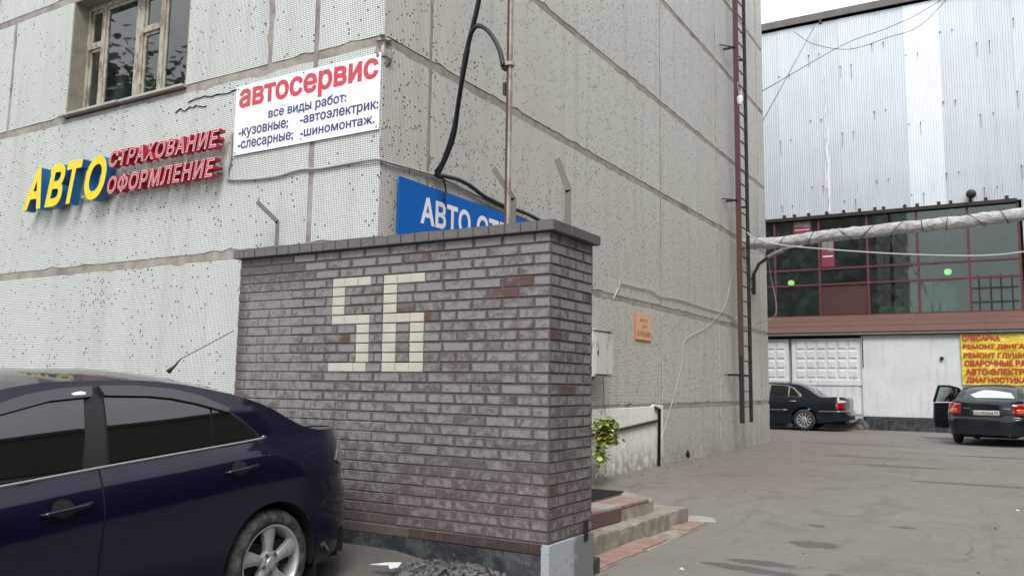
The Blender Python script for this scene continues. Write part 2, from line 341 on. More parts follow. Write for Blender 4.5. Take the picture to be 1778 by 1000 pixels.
M['lampshell'] = plain('grey lamp housing', (.26, .255, .24), .5, .3, dirt=.4, scale=12)
def emis(name, c, s):
    t = NT(name); return t.out((.1,.1,.1), .5, 0., Emission_Color=c, Emission_Strength=s)
M['bulb'] = emis('lit lamp globe', (.80, 1., .40), .9)
M['cloth'] = plain('white cloth', (.60, .62, .66), .8, dirt=.2, scale=8)
M['seat'] = plain('car seat fabric', (.10, .105, .11), .9)

# ------------------------------------------------------------------ object helpers
def tag(o, label=None, cat=None, group=None, kind=None):
    if label: o['label'] = label
    if cat: o['category'] = cat
    if group: o['group'] = group
    if kind: o['kind'] = kind
    return o
def empty(name, loc=(0,0,0), rz=0., label=None, cat=None, group=None):
    o = bpy.data.objects.new(name, None); col.objects.link(o); o.location = loc; o.rotation_euler = (0, 0, rz); o.empty_display_size = .2
    return tag(o, label, cat, group)
def link(name, me, parent=None, mat=None, smooth=False):
    o = bpy.data.objects.new(name, me); col.objects.link(o)
    if mat and not me.materials:
        for q in (mat if isinstance(mat, (list, tuple)) else [mat]): me.materials.append(M[q] if isinstance(q, str) else q)
    if smooth: me.polygons.foreach_set('use_smooth', [True]*len(me.polygons))
    if parent: o.parent = parent
    return o
class MB:
    def __init__(s): s.v = []; s.f = []; s.mi = []; s.cur = 0
    def add(s, vs, fs):
        k = len(s.v); s.v += [tuple(q) for q in vs]; s.f += [tuple(k+i for i in f) for f in fs]; s.mi += [s.cur]*len(fs); return s
    def box(s, x0, x1, y0, y1, z0, z1):
        s.add([(x0,y0,z0),(x1,y0,z0),(x1,y1,z0),(x0,y1,z0),(x0,y0,z1),(x1,y0,z1),(x1,y1,z1),(x0,y1,z1)],
              [(0,3,2,1),(4,5,6,7),(0,1,5,4),(1,2,6,5),(2,3,7,6),(3,0,4,7)]); return s
    def bar(s, a, b, w, h=None, up=(0,0,1)):
        a = Vector(a); b = Vector(b); h = h or w; d = (b-a).normalized(); up = Vector(up)
        if abs(d.dot(up)) > .98: up = Vector((1,0,0))
        x = d.cross(up).normalized()*w/2; y = x.cross(d).normalized()*h/2
        vs = [a-x-y, a+x-y, a+x+y, a-x+y, b-x-y, b+x-y, b+x+y, b-x+y]
        s.add(vs, [(0,3,2,1),(4,5,6,7),(0,1,5,4),(1,2,6,5),(2,3,7,6),(3,0,4,7)]); return s
    def tube(s, pts, r, n=8, cap=True):
        pts = [Vector(p) for p in pts]; rr = r if isinstance(r, (list, tuple)) else [r]*len(pts); k = len(s.v); up = None; rings = []
        for i, p in enumerate(pts):
            d = (pts[min(i+1, len(pts)-1)]-pts[max(i-1, 0)]).normalized()
            if up is None:
                up = Vector((0,0,1)) if abs(d.z) < .9 else Vector((1,0,0))
            x = d.cross(up).normalized(); up = x.cross(d).normalized()
            rings.append([p + (x*math.cos(a)+up*math.sin(a))*rr[i] for a in [2*math.pi*j/n for j in range(n)]])
        vs = [q for r_ in rings for q in r_]; fs = []
        for i in range(len(pts)-1):
            for j in range(n): fs.append((i*n+j, i*n+(j+1)%n, (i+1)*n+(j+1)%n, (i+1)*n+j))
        if cap: fs.append(tuple(range(n))[::-1]); fs.append(tuple((len(pts)-1)*n+j for j in range(n)))
        s.add(vs, fs); return s
    def lathe(s, prof, axis='x', n=32, c=(0,0,0)):
        """prof: list of (along, radius)"""
        vs = []; fs = []
        for (a, r) in prof:
            for j in range(n):
                t = 2*math.pi*j/n
                q = (a, r*math.cos(t), r*math.sin(t)) if axis == 'x' else ((r*math.cos(t), r*math.sin(t), a) if axis == 'z' else (r*math.cos(t), a, r*math.sin(t)))
                vs.append((q[0]+c[0], q[1]+c[1], q[2]+c[2]))
        for i in range(len(prof)-1):
            for j in range(n): fs.append((i*n+j, i*n+(j+1)%n, (i+1)*n+(j+1)%n, (i+1)*n+j))
        s.add(vs, fs); return s
    def prism(s, poly, f, a, b):
        """poly 2D, f maps (p, q, depth) to 3D"""
        n = len(poly); vs = [f(p, q, a) for p, q in poly]+[f(p, q, b) for p, q in poly]
        s.add(vs, [tuple(range(n)), tuple(range(2*n-1, n-1, -1))]+[(i, n+i, n+(i+1)%n, (i+1)%n) for i in range(n)]); return s
    def mesh(s, name='mesh', fix=True):
        me = bpy.data.meshes.new(name); me.from_pydata(s.v, [], s.f)
        if fix:
            bm = bmesh.new(); bm.from_mesh(me)
            for f, k in zip(bm.faces, s.mi): f.material_index = k
            bmesh.ops.recalc_face_normals(bm, faces=bm.faces); bm.to_mesh(me); bm.free()
        me.update(); return me
    def build(s, name, mat, parent=None, smooth=False, fix=True, bevel=0., angle=None):
        me = s.mesh(name, fix)
        if bevel:
            bm = bmesh.new(); bm.from_mesh(me); bmesh.ops.bevel(bm, geom=[e for e in bm.edges if e.calc_face_angle(0) > .5], offset=bevel, segments=2, affect='EDGES', profile=.6); bm.to_mesh(me); bm.free()
        o = link(name, me, parent, mat, smooth)
        if angle:
            me.polygons.foreach_set('use_smooth', [True]*len(me.polygons)); me.set_sharp_from_angle(angle=R(angle))
        return o
def cr(pts, n=6):
    """Catmull-Rom through 3D points"""
    P = [Vector(p) for p in pts]; P = [P[0]*2-P[1]]+P+[P[-1]*2-P[-2]]; o = []
    for i in range(1, len(P)-2):
        for k in range(n):
            t = k/n; a, b, c, d = P[i-1], P[i], P[i+1], P[i+2]
            o.append(.5*((2*b)+(c-a)*t+(2*a-5*b+4*c-d)*t*t+(3*b-a-3*c+d)*t**3))
    return o+[P[-2]]
def cable(name, pts, r, mat, label, cat='cable', group=None, n=6, seg=6, parent=None):
    o = MB().tube(cr(pts, seg), r, n).build(name, mat, parent, smooth=True)
    if not parent: tag(o, label, cat, group)
    return o
_tc = {}
def text_data(s, offset=0., shear=0., depth=0., bevel=0.):
    """outlines of the built-in font, offset by hand and filled by winding number; depth > 0 gives a solid between z -.5 and .5"""
    key = (s, offset, shear, depth, bevel)
    if key in _tc: return _tc[key]
    c = bpy.data.curves.new('t', 'FONT'); c.body = s; c.fill_mode = 'NONE'; c.shear = shear; c.resolution_u = 4
    o = bpy.data.objects.new('t', c); col.objects.link(o)
    dg = bpy.context.evaluated_depsgraph_get(); dg.update()
    me = o.evaluated_get(dg).to_mesh(); P = [(q.co.x, q.co.y) for q in me.vertices]; nb = {}
    nxt = {}
    for e in me.edges: a, b = e.vertices; nb.setdefault(a, []).append(b); nb.setdefault(b, []).append(a)
    bpy.data.objects.remove(o); bpy.data.curves.remove(c)
    seen = set(); loops = []
    for a in range(len(P)):
        if a in seen or a not in nb: continue
        L_ = [a]; seen.add(a); cur = a
        nx_ = [q for q in nb[a] if q == a+1] or nb[a]; cur = nx_[0]
        while cur not in seen:
            seen.add(cur); L_.append(cur); q = [k for k in nb[cur] if k not in seen]
            if not q: break
            cur = q[0]
        if len(L_) > 2: loops.append([P[k] for k in L_])
    def area(l): return sum(l[k][0]*l[(k+1) % len(l)][1]-l[(k+1) % len(l)][0]*l[k][1] for k in range(len(l)))/2
    sign = area(max(loops, key=lambda l: abs(area(l))))
    res = []
    for l in loops:
        q = []
        for p in l:
            if not q or math.dist(p, q[-1]) > 1e-5: q.append(p)
        l = q if sign > 0 else q[::-1]
        if area(l) < 0:
            x0, y0 = l[0]; inside_ = False
            for m_ in loops:
                if area(m_)*sign <= 0: continue
                r_ = False
                for k in range(len(m_)):
                    (x1, y1), (x2, y2) = m_[k], m_[(k+1) % len(m_)]
                    if (y1 > y0) != (y2 > y0) and x0 < (x2-x1)*(y0-y1)/(y2-y1)+x1: r_ = not r_
                inside_ = inside_ or r_
            if not inside_: l = l[::-1]
        # now solid on the left side: outward normal is to the right of travel
        n = len(l); out_ = []
        for k in range(n):
            p0, p1, p2 = Vector(l[k-1]), Vector(l[k]), Vector(l[(k+1) % n]); d1 = (p1-p0).normalized(); d2 = (p2-p1).normalized()
            n1 = Vector((d1.y, -d1.x)); n2 = Vector((d2.y, -d2.x)); b = n1+n2
            b = b/max(.5, b.length_squared/2) if b.length > 1e-6 else n1
            out_.append(p1+b*offset)
        res.append(out_)
    pts = []; ed = []
    for l in res:
        k = len(pts); n = len(l); pts += l; ed += [(k+i_, k+(i_+1) % n) for i_ in range(n)]
    r = delaunay_2d_cdt(pts, ed, [], 0, 1e-6); vv, ff = r[0], r[2]
    def wind(x, y):
        w = 0
        for l in res:
            n = len(l)
            for k in range(n):
                x1, y1 = l[k]; x2, y2 = l[(k+1) % n]
                if y1 <= y:
                    if y2 > y and (x2-x1)*(y-y1)-(x-x1)*(y2-y1) > 0: w += 1
                elif y2 <= y and (x2-x1)*(y-y1)-(x-x1)*(y2-y1) < 0: w -= 1
        return w
    F = []
    for f in ff:
        x = sum(vv[i_].x for i_ in f)/3; y = sum(vv[i_].y for i_ in f)/3
        if wind(x, y) > 0: F.append(tuple(f))
    if not depth: v = [(p.x, p.y, 0.) for p in vv]; f = F
    else:
        n = len(vv); v = [(p.x, p.y, .5) for p in vv]+[(p.x, p.y, -.5) for p in vv]
        cnt = {}
        for q in F:
            for a, b in ((q[0], q[1]), (q[1], q[2]), (q[2], q[0])): cnt[(a, b)] = 1
        f = list(F)+[tuple(k+n for k in q[::-1]) for q in F]+[(b, a, a+n, b+n) for (a, b) in cnt if (b, a) not in cnt]
    _tc[key] = (v, f); return _tc[key]
def text_box(name, s, fmap, w, h, mat, parent, offset=0., shear=0., depth=0., d0=0., sides=None, ref=None, x0=0., natural=False):
    """letters fitted into w x h; fmap(a, b, d) gives 3D; d runs outwards; sides = material of faces that are not the front"""
    v, f = text_data(s, offset, shear, .5 if depth else 0.)
    rv = text_data(ref, offset, shear, .5 if depth else 0.)[0] if ref else v
    xs = [q[0] for q in rv]; ys = [q[1] for q in rv]; ax, bx, ay, by = min(xs), max(xs), min(ys), max(ys)
    kx = w/(bx-ax); ky = h/(by-ay)
    vs = [fmap(x0+(q[0]-ax)*kx, (q[1]-ay)*ky, d0+((q[2]+.5)*depth if depth else 0.)) for q in v]
    me = bpy.data.meshes.new(name); me.from_pydata(vs, [], f); me.materials.append(M[mat])
    if sides:
        me.materials.append(M[sides]); top = .5-1e-4
        me.polygons.foreach_set('material_index', [0 if all(v[i][2] > top for i in p) else 1 for p in f])
    me.update(); o = bpy.data.objects.new(name, me); col.objects.link(o)
    if parent: o.parent = parent
    return o

# ------------------------------------------------------------------ ground
def sst(a, b, x):
    t = max(0., min(1., (x-a)/(b-a))); return t*t*(3-2*t)
def gz(x, y):
    z = .075 + .169*sst(8.2, 10.6, y)
    z += .165*sst(3.95, 5.0, y)*sst(-3.0, -3.9, x)*(1-sst(5.0, 7.0, y))
    return z
def ground():
    xs = [-120, -60, -30, -16] + [-12+.5*i for i in range(20)] + [-2+.5*i for i in range(12)] + [4, 6, 9, 13, 20, 40, 80, 120]
    ys = [-90, -50, -25, -12, -6, -3, 0, 1.5, 3] + [3.4+.2*i for i in range(42)] + [12, 13, 15, 18, 22, 26, 30, 36, 50, 90, 160]
    v = [(x, y, gz(x, y)+.006*noise.noise(Vector((x*.7, y*.7, 0)))*(1 if abs(x) < 15 and abs(y) < 30 else 0)) for y in ys for x in xs]
    n = len(xs); f = [(j*n+i, j*n+i+1, (j+1)*n+i+1, (j+1)*n+i) for j in range(len(ys)-1) for i in range(n-1)]
    o = MB().add(v, f).build('asphalt_yard', 'asphalt', smooth=True); tag(o, kind='structure', label='grey brown asphalt yard with damp stains and cracks')
ground()

# ------------------------------------------------------------------ panel building
XF, YC, YE, TOP = -4.861, 5.770, 19.96, 14.0
SEAMS = [.1, 1.168, 2.749, 4.652, 6.222, 8.085, 9.66, 11.5, TOP]
bld = empty('panel_building', (XF, YC, .1), 0, 'large panel building faced with small pale mosaic tiles, corner towards the yard', 'building')
INV = Matrix.Translation(-Vector((XF, YC, .1)))
def child_world(o, parent):
    """keep world coordinates for a mesh built in world space under an empty"""
    o.parent = parent; o.matrix_parent_inverse = parent.matrix_basis.inverted(); return o
T = .05
core = MB(); core.box(-26, XF-T-.002, YC+.32, YE-.02, .0, TOP-.02)
child_world(core.build('wall_core', 'mortar'), bld)
# joint mortar: recessed behind the panels, with the window opening left free
jm_ = MB(); WX0, WX1, WZ0, WZ1 = -9.915, -7.665, 4.70, 6.19
jm_.box(-26, WX0, YC+.007, YC+.319, .0, TOP-.03).box(WX1, XF-.007, YC+.007, YC+.319, .0, TOP-.03)
jm_.box(WX0, WX1, YC+.007, YC+.319, .0, WZ0-.045).box(WX0, WX1, YC+.007, YC+.319, WZ1, TOP-.03)
jm_.box(XF-T-.001, XF-.007, YC+.32, YE-.03, .0, TOP-.03)
child_world(jm_.build('joint_mortar', 'mortar'), bld)
rj = random.Random(3)
def jagged(a0, a1, z0, z1):
    """panel outline with slightly broken edges"""
    P = []
    def run(p, q, nrm):
        n = max(2, int(math.dist(p, q)/.13))
        for i in range(n):
            t = i/n; k = rj.uniform(0, .006) + (rj.uniform(.01, .028) if rj.random() < .10 else 0)
            if i == 0: k = .004
            P.append((p[0]+(q[0]-p[0])*t-nrm[0]*k, p[1]+(q[1]-p[1])*t-nrm[1]*k))
    run((a0, z0), (a1, z0), (0, -1)); run((a1, z0), (a1, z1), (1, 0)); run((a1, z1), (a0, z1), (0, 1)); run((a0, z1), (a0, z0), (-1, 0))
    return P
def panel_left(x0, x1, z0, z1, mat='tile_l'):
    o = MB().prism(jagged(x0, x1, z0, z1), lambda a, b, d: (a, d, b), YC, YC+.30 if False else YC+.06).build('wall_panel', mat); child_world(o, bld)
def panel_right(y0, y1, z0, z1, mat='tile_r'):
    o = MB().prism(jagged(y0, y1, z0, z1), lambda a, b, d: (d, a, b), XF, XF-.045).build('wall_panel', mat); child_world(o, bld)
g = .028
rows = list(zip(SEAMS[:-1], SEAMS[1:]))
for i, (z0, z1) in enumerate(rows):
    zz0, zz1 = (z0 if i == 0 else z0+.044), (z1-.044 if i < len(rows)-1 else z1)
    if i == 3: segs = [(-17.2, -11.22), (-11.22, WX0+g), (WX1-g, -6.36), (-6.36, -5.72), (-5.72, XF)]
    elif i in (5,): segs = [(-17.2, -11.22), (-11.22, -6.36), (-6.36, -5.72), (-5.72, XF)]
    else: segs = [(-17.7, -11.7), (-11.7, -5.72), (-5.72, XF)] if i else [(-17.7, -11.7), (-11.7, -5.72), (-5.72, XF)]
    for a, b in segs: panel_left(a+g, b-(0 if b == XF else g), zz0, zz1)
    panel_left(-24, segs[0][0]-g, zz0, zz1)
    ys = [YC+.006, 6.50, 12.943, 16.081, 19.33, YE]
    for a, b in zip(ys[:-1], ys[1:]):
        if i == 0 and b <= 12.95: continue
        if i == 0: zz0 = .0
        panel_right(a+(0 if a < 6 else g*.9), b-(0 if b == YE else g*.9), zz0, zz1)
# parapet / roof slab
child_world(MB().box(-26, XF+.06, YC-.06, YE+.06, TOP, TOP+.25).build('roof_slab', 'mortar'), bld)
# whitewashed plinth stretch by the entrance
wp = MB().prism([(6.0, .0), (12.95, .0), (12.94, 1.19), (12.55, 1.205), (12.45, 1.17), (11.0, 1.165), (6.0, 1.15)], lambda a, b, d: (d, a, b), XF+.02, XF-.045).build('whitewashed_panel', 'whitewash', bevel=.006); child_world(wp, bld)
wp['label'] = 'whitewashed stretch of wall base'
# broken concrete corner
def lump(name, c, s, mat, parent=None, seed=0, sub=3, amp=.35):
    bm = bmesh.new(); bmesh.ops.create_icosphere(bm, subdivisions=sub, radius=1)
    for v in bm.verts:
        p = v.co.copy(); k = 1+amp*noise.noise(p*1.7+Vector((seed*3.1, 0, 0)))+amp*.5*noise.noise(p*5+Vector((0, seed*2.7, 0)))
        v.co = Vector((p.x*s[0]*k+c[0], p.y*s[1]*k+c[1], p.z*s[2]*k+c[2]))
    me = bpy.data.meshes.new(name); bm.to_mesh(me); bm.free()
    return link(name, me, parent, mat, False)
bc = lump('broken_corner', (XF-.045, YC+.05, 4.53), (.075, .075, .16), 'reveal', None, 4, 3, .5); child_world(bc, bld); bc['label'] = 'broken concrete corner'
bc = lump('broken_corner', (XF-.03, YC+.04, 4.66), (.07, .07, .045), 'mortar', None, 2, 3, .5); child_world(bc, bld)
bc = lump('wall_hole', (XF-.03, 14.18, .30), (.04, .11, .13), 'dark', None, 9, 3, .6); child_world(bc, bld); bc['label'] = 'dark broken hole at the wall foot'
for (x, z, w) in [(-7.05, 4.50, .55), (-7.55, 4.42, .25)]:
    k = MB(); P = [(x-w+i*w/6, z+rj.uniform(-.02, .02)) for i in range(13)]
    for (a, b) in zip(P[:-1], P[1:]): k.bar((a[0], YC-.001, a[1]), (b[0]+.01, YC-.001, b[1]), .006, .022, (0, 1, 0))
    o = k.build('crack', 'dark'); child_world(o, bld)
# window of the left facade
wi = MB(); yi = YC+.19
wi.box(WX0-.0, WX0+.02, YC+.004, YC+.31, WZ0, WZ1).box(WX1-.02, WX1, YC+.004, YC+.31, WZ0, WZ1).box(WX0+.02, WX1-.02, YC+.004, YC+.31, WZ1-.02, WZ1)
win = wi.build('window', 'reveal'); child_world(win, bld)
def sub(mb, name, mat, parent, **k):
    o = mb.build(name, mat, None, **k); o.parent = parent; return o
fx0, fx1, fz0, fz1 = WX0+.02, WX1-.02, WZ0+.03, WZ1-.02
fr = MB()
ST = [(fx0, fx0+.05), (-9.60, -9.53), (-8.90, -8.83), (-8.83+.003, -8.76), (-8.44, -8.37), (fx1-.05, fx1)]
for a, b in ST: fr.box(a, b, yi, yi+.09, fz0, fz1)
for a, b in zip([s[1] for s in ST[:-1]], [s[0] for s in ST[1:]]):
    if b-a < .05: continue
    fr.box(a, b, yi, yi+.09, fz0, fz0+.06); fr.box(a, b, yi, yi+.09, fz1-.06, fz1)
o = fr.build('window_frame', 'winframe', bevel=.006); o.parent = win
bays = [(fx0+.05, -9.60), (-9.53, -8.90), (-8.76, -8.44), (-8.37, fx1-.05)]
for bi, (a, b) in enumerate(bays):
    parts = [(fz0+.06, 5.60), (5.66, fz1-.06)] if bi in (0, 2) else [(fz0+.06, fz1-.06)]
    if bi in (0, 2): o = MB().box(a, b, yi-.004, yi+.07, 5.60, 5.66).build('transom', 'winframe', bevel=.005); o.parent = win
    for z0, z1 in parts:
        s_ = MB(); w = .035
        s_.box(a, a+w, yi+.02, yi+.06, z0, z1).box(b-w, b, yi+.02, yi+.06, z0, z1).box(a+w, b-w, yi+.02, yi+.06, z0, z0+w).box(a+w, b-w, yi+.02, yi+.06, z1-w, z1)
        o = s_.build('sash', 'winframe', bevel=.004); o.parent = win
        o = MB().box(a+w, b-w, yi+.036, yi+.041, z0+w, z1-w).build('pane', 'glass'); o.parent = win
o = MB().box(WX0-.03, -8.8, YC-.07, yi+.02, WZ0-.022, WZ0+.008).box(-8.78, WX1+.02, YC-.065, yi+.02, WZ0-.028, WZ0+.002).build('sill', 'sill', bevel=.004); o.parent = win
o = MB().box(WX0+.02, WX1-.02, YC+.75, YC+.76, WZ0, WZ1).build('curtain', M['interior']); o.parent = win
o = MB().box(-9.45, -9.30, yi+.16, yi+.17, WZ0+.03, WZ1-.03).box(-8.32, -8.2, yi+.16, yi+.17, WZ0+.03, WZ1-.03).box(-9.85, -9.8, yi+.16, yi+.17, WZ0+.03, WZ1-.03).build('curtain', 'cloth'); o.parent = win

# ------------------------------------------------------------------ brick wall with the number 56
WX_L, WX_R, WY_F, WY_B, ZT, ZB, CH = -5.845, -2.715, 5.079, 5.760, 2.545, .4135, .0761
bw = empty('brick_wall', (WX_R, WY_F, .05), 0, 'free standing weathered grey brick wall with pale number 56 and brick coping', 'wall')
def inw(o): return child_world(o, bw)
inw(MB().box(WX_L+.008, WX_R-.007, WY_F+.007, WY_B-.007, .35, ZT+.002).build('mortar_core', 'joint'))
_bm = {}
def brick_mesh(w, h, d, mat):
    """brick seen on its front (towards -y): chamfered face, centred on x, z; origin on the front plane"""
    key = (round(w, 3), round(h, 3), round(d, 3), mat)
    if key in _bm: return _bm[key]
    c = .004; x, z = w/2, h/2
    v = [(-x, c, -z), (x, c, -z), (x, c, z), (-x, c, z), (-x+c, 0, -z+c), (x-c, 0, -z+c), (x-c, 0, z-c), (-x+c, 0, z-c), (-x, d, -z), (x, d, -z), (x, d, z), (-x, d, z)]
    f = [(4, 5, 6, 7), (0, 1, 5, 4), (1, 2, 6, 5), (2, 3, 7, 6), (3, 0, 4, 7), (0, 8, 9, 1), (1, 9, 10, 2), (2, 10, 11, 3), (3, 11, 8, 0)]
    me = bpy.data.meshes.new('brick'); me.from_pydata(v, [], f); me.materials.append(M[mat]); me.update(); _bm[key] = me; return me
BR = []           # (screen weight, name, w, h, d, mat, loc, rotz)
JW = .008
def add_brick(x0, x1, z, face='front', mat='brick', name='brick', h=CH):
    w = x1-x0-JW
    if w < .02: return
    pr = rj.uniform(-.003, .0015)
    w = round(w, 2)
    if face == 'front': loc = ((x0+x1)/2, WY_F+pr, z+h/2); rz = 0
    else: loc = (WX_R-pr, (x0+x1)/2, z+h/2); rz = R(90)
    BR.append([0, name, w, h-JW, .11 if face == 'front' else .05, mat, loc, rz])
CW = .1338; NX = -4.738; NT_ROW = 3
digits = {0: (0,1,2,4,5,6), 1: (0,4), 2: (0,4), 3: (0,4), 4: (0,1,2,4,5,6), 5: (2,4,6), 6: (2,4,6), 7: (2,4,6), 8: (2,4,6), 9: (0,1,2,4,5,6)}
def fill(x0, x1, z, r, mat='brick'):
    """running bond between x0 and x1"""
    L0 = .2608; off = 0 if r % 2 else L0/2
    cuts = [x0]; k = math.floor((x0-WX_L-off)/L0)+1
    while WX_L+off+k*L0 < x1-.001:
        c = WX_L+off+k*L0
        if c-cuts[-1] > .055 and x1-c > .055: cuts.append(c+rj.uniform(-.006, .006))
        k += 1
    cuts.append(x1)
    for a, b in zip(cuts[:-1], cuts[1:]):
        if b-a > .29: add_brick(a, (a+b)/2, z, mat=mat); add_brick((a+b)/2, b, z, mat=mat)
        else: add_brick(a, b, z, mat=mat)
for r in range(28):
    z = ZT-(r+1)*CH
    if NT_ROW <= r < NT_ROW+10:
        W_ = digits[r-NT_ROW]; off = -.022 if r == 12 else 0
        x = WX_L
        for c in W_:
            a = NX+c*CW + (off if c < 3 else 0)
            if a-x > .02: fill(x, a, z, r)
            add_brick(a, a+CW, z, mat='paleblock', name='pale_brick'); x = a+CW
        fill(x, WX_R, z, r)
    else: fill(WX_L, WX_R, z, r)
    ys = [WY_F+.004, WY_F+.26, WY_F+.52, WY_B] if r % 2 else [WY_F+.004, WY_F+.13, WY_F+.39, WY_B-.045]
    if r % 2 == 0: ys = [WY_F+.004, WY_F+.135, WY_F+.395, WY_B]
    for a, b in zip(ys[:-1], ys[1:]): add_brick(a, b, z, 'end')
fill(WX_L, WX_R, ZB-CH-.004, 28, 'brick_black')
# the 300 that show largest stay bricks, the rest (behind the car, far left) are joined
def weight(b):
    x, y, z = b[6]
    hid = (x < -3.95 and z < 1.05) or (x < -4.55 and z < 1.30) or (x < -4.2 and z < 1.2)
    return (0 if hid else 10) - abs(x+2.7)*.8 + b[2]*3
norm = [b for b in BR if b[1] == 'brick']; norm.sort(key=weight, reverse=True)
for b in norm[:299]+[b for b in BR if b[1] != 'brick']:
    _, name, w, h, d, mat, loc, rz = b
    o = link(name, brick_mesh(w, h, d, mat), None); o.location = loc; o.rotation_euler = (rj.uniform(-.008, .008), 0, rz+rj.uniform(-.006, .006)); inw(o)
rest = MB()
for b in norm[299:]:
    me = brick_mesh(b[2], b[3], b[4], b[5]); mt = Matrix.Translation(b[6]) @ Matrix.Rotation(b[7], 4, 'Z')
    rest.add([mt @ v.co for v in me.vertices], [tuple(p.vertices) for p in me.polygons])
o = inw(rest.build('bricks_low_left', 'brick', fix=False)); o['kind'] = 'stuff'; o['label'] = 'low left bricks mostly hidden behind the car'; o.name = 'brick_courses'
# coping bricks on edge
zc0, zc1, ov = ZT+.002, ZT+.075, .045
n = 24; L0 = (WX_R+ov-(WX_L-ov))/n
for i in range(n):
    x0 = WX_L-ov+i*L0
    o = MB().box(x0+.003, x0+L0-.003, WY_F-ov+rj.uniform(-.003, .003), WY_F+.22, zc0, zc1+rj.uniform(-.002, .002)).build('coping_brick', 'coping', bevel=.004); inw(o)
n = 4; y0 = WY_F+.222; L0 = (WY_B+ov-y0)/n
for i in range(n):
    o = MB().box(WX_R-.22, WX_R+ov+rj.uniform(-.003, .003), y0+i*L0+.003, y0+(i+1)*L0-.003, zc0, zc1).build('coping_brick', 'coping', bevel=.004); inw(o)
inw(MB().box(WX_L-ov+.01, WX_R-.225, WY_F+.21, WY_B+.0, zc0, zc1-.006).box(WX_L-.035, WX_R+.035, WY_F-.035, WY_F+.2, zc0+.001, zc1-.008).build('coping_mortar', 'joint'))
# plinth
o = inw(MB().prism([(WX_L-.01, .0), (WX_R-.001, .0), (WX_R-.001, .335), (-3.2, .333), (-4.1, .336), (WX_L-.01, .331)], lambda a, b, d: (a, d, b), WY_F-.012, WY_F+.3).build('plinth', 'plinth')); o['label'] = 'black bitumen coated plinth'
o = inw(MB().box(WX_R-.05, WX_R+.012, WY_F-.014, WY_B+.005, .0, ZB-.006).build('plinth_end', 'plinth_end', bevel=.004)); o['label'] = 'blue grey painted plinth end'
inw(MB().box(WX_R+.013, WX_R+.019, 5.60, 5.66, .36, .50).build('paint_patch', 'dark'))
tag(MB().box(-2.80, -2.735, 5.83, 5.95, .05, .19).build('stone_stub', 'plinth', bevel=.008), 'short dark stone stub behind the brick wall end beside the tile strip', 'stone stub')

# posts on the wall
def angle_post(name, base, knee, tip, w, label, mat='greysteel', flip=1):
    e = empty(name, base, 0, label, 'post', 'bent angle steel posts on the brick wall')
    b = Vector(base); k = Vector(knee)-b; t = Vector(tip)-b; z0 = Vector((0, 0, 0))
    m_ = MB().box(-w/2, w/2, -.003, .003, 0, k.z).box(-w/2*flip-.003, -w/2*flip+.003, 0.0031, w, 0, k.z)
    o = m_.build('upright', mat, e)
    d = (t-k); m2 = MB(); m2.bar(k-Vector((0, 0, .012)), t, w, .006, (0, 1, 0))
    m2.bar(k+Vector((-w/2*flip, w/2, -.01)), t+Vector((-w/2*flip*.6, w/2, 0)), .006, w, (0, 1, 0)); m2.build('bent_arm', mat, e)
    return e
angle_post('bent_post', (-5.91, 5.55, 2.60), (-5.905, 5.55, 2.985), (-6.20, 5.55, 3.20), .045, 'rusty yellow bent angle post at the left end of the brick wall', 'greysteel')
angle_post('bent_post', (-3.335, 5.60, 2.60), (-3.33, 5.60, 2.95), (-3.53, 5.60, 3.215), .045, 'grey bent angle post leaning against the tall peeling pole')
angle_post('bent_post', (-2.80, 5.50, 2.55), (-2.79, 5.50, 2.935), (-2.895, 5.50, 3.185), .05, 'grey bent angle post near the right end of the brick wall')
pe = empty('tall_pole', (-3.33, 5.5, 2.6), 0, 'tall peeling brown and grey pole rising from the brick wall top', 'pole')
MB().box(-.020, .0, -.018, .018, 0, 3.9).build('shaft', 'rust', pe, bevel=.003); MB().box(.0005, .019, -.016, .018, 0, 3.9).build('shaft', 'polemat', pe, bevel=.003)['label'] = 'pale painted side of the pole'
MB().box(-.05, -.0245, -.02, .02, 1.17, 1.27).box(-.06, -.02, -.03, .03, 1.38, 1.42).build('bracket', 'blacksteel', pe)
m_ = MB(); m_.lathe([(1.40, .036), (1.405, .042), (1.43, .042), (1.435, .034)], 'z', 10); m_.build('wire_wrap', 'greycable', pe)
# thick black cables
cable('black_cable', [(XF+.05, 6.9, 9.2), (-4.45, 6.6, 8.3), (-3.9, 6.0, 6.9), (-3.62, 5.6, 5.7), (-3.60, 5.5, 4.95), (-3.66, 5.52, 4.60), (-3.86, 5.65, 4.25), (-4.05, 5.85, 4.0), (-4.32, 6.15, 3.80), (-4.62, 6.42, 3.62), (-4.80, 6.55, 3.56)], .022, 'blackcable', 'thick black cable dropping from the top of the picture to the wall joint')
cable('black_cable', [(-3.37, 5.47, 4.00), (-3.42, 5.48, 4.16), (-3.53, 5.5, 4.33), (-3.66, 5.52, 4.42), (-3.76, 5.56, 4.36), (-3.83, 5.62, 4.22), (-4.02, 5.8, 3.96), (-4.28, 6.1, 3.72), (-4.60, 6.38, 3.55), (-4.79, 6.56, 3.53)], .020, 'blackcable', 'thick black cable looping over from the pole bracket down to the wall joint')
tag(lump('cable_joint', (-4.80, 6.60, 3.53), (.035, .06, .03), 'blackcable', None, 3, 2), 'black taped cable joint above the blue sign', 'cable joint')
cable('black_cable', [(-4.80, 6.62, 3.54), (-4.81, 6.95, 3.57), (-4.81, 7.2, 3.55), (-4.81, 7.45, 3.50), (-4.81, 7.9, 3.47), (-4.81, 8.3, 3.48), (-4.81, 8.9, 3.44), (-4.81, 9.4, 3.40), (-4.82, 10.1, 3.30)], .022, 'blackcable', 'sagging black cable running along the wall above the blue sign')
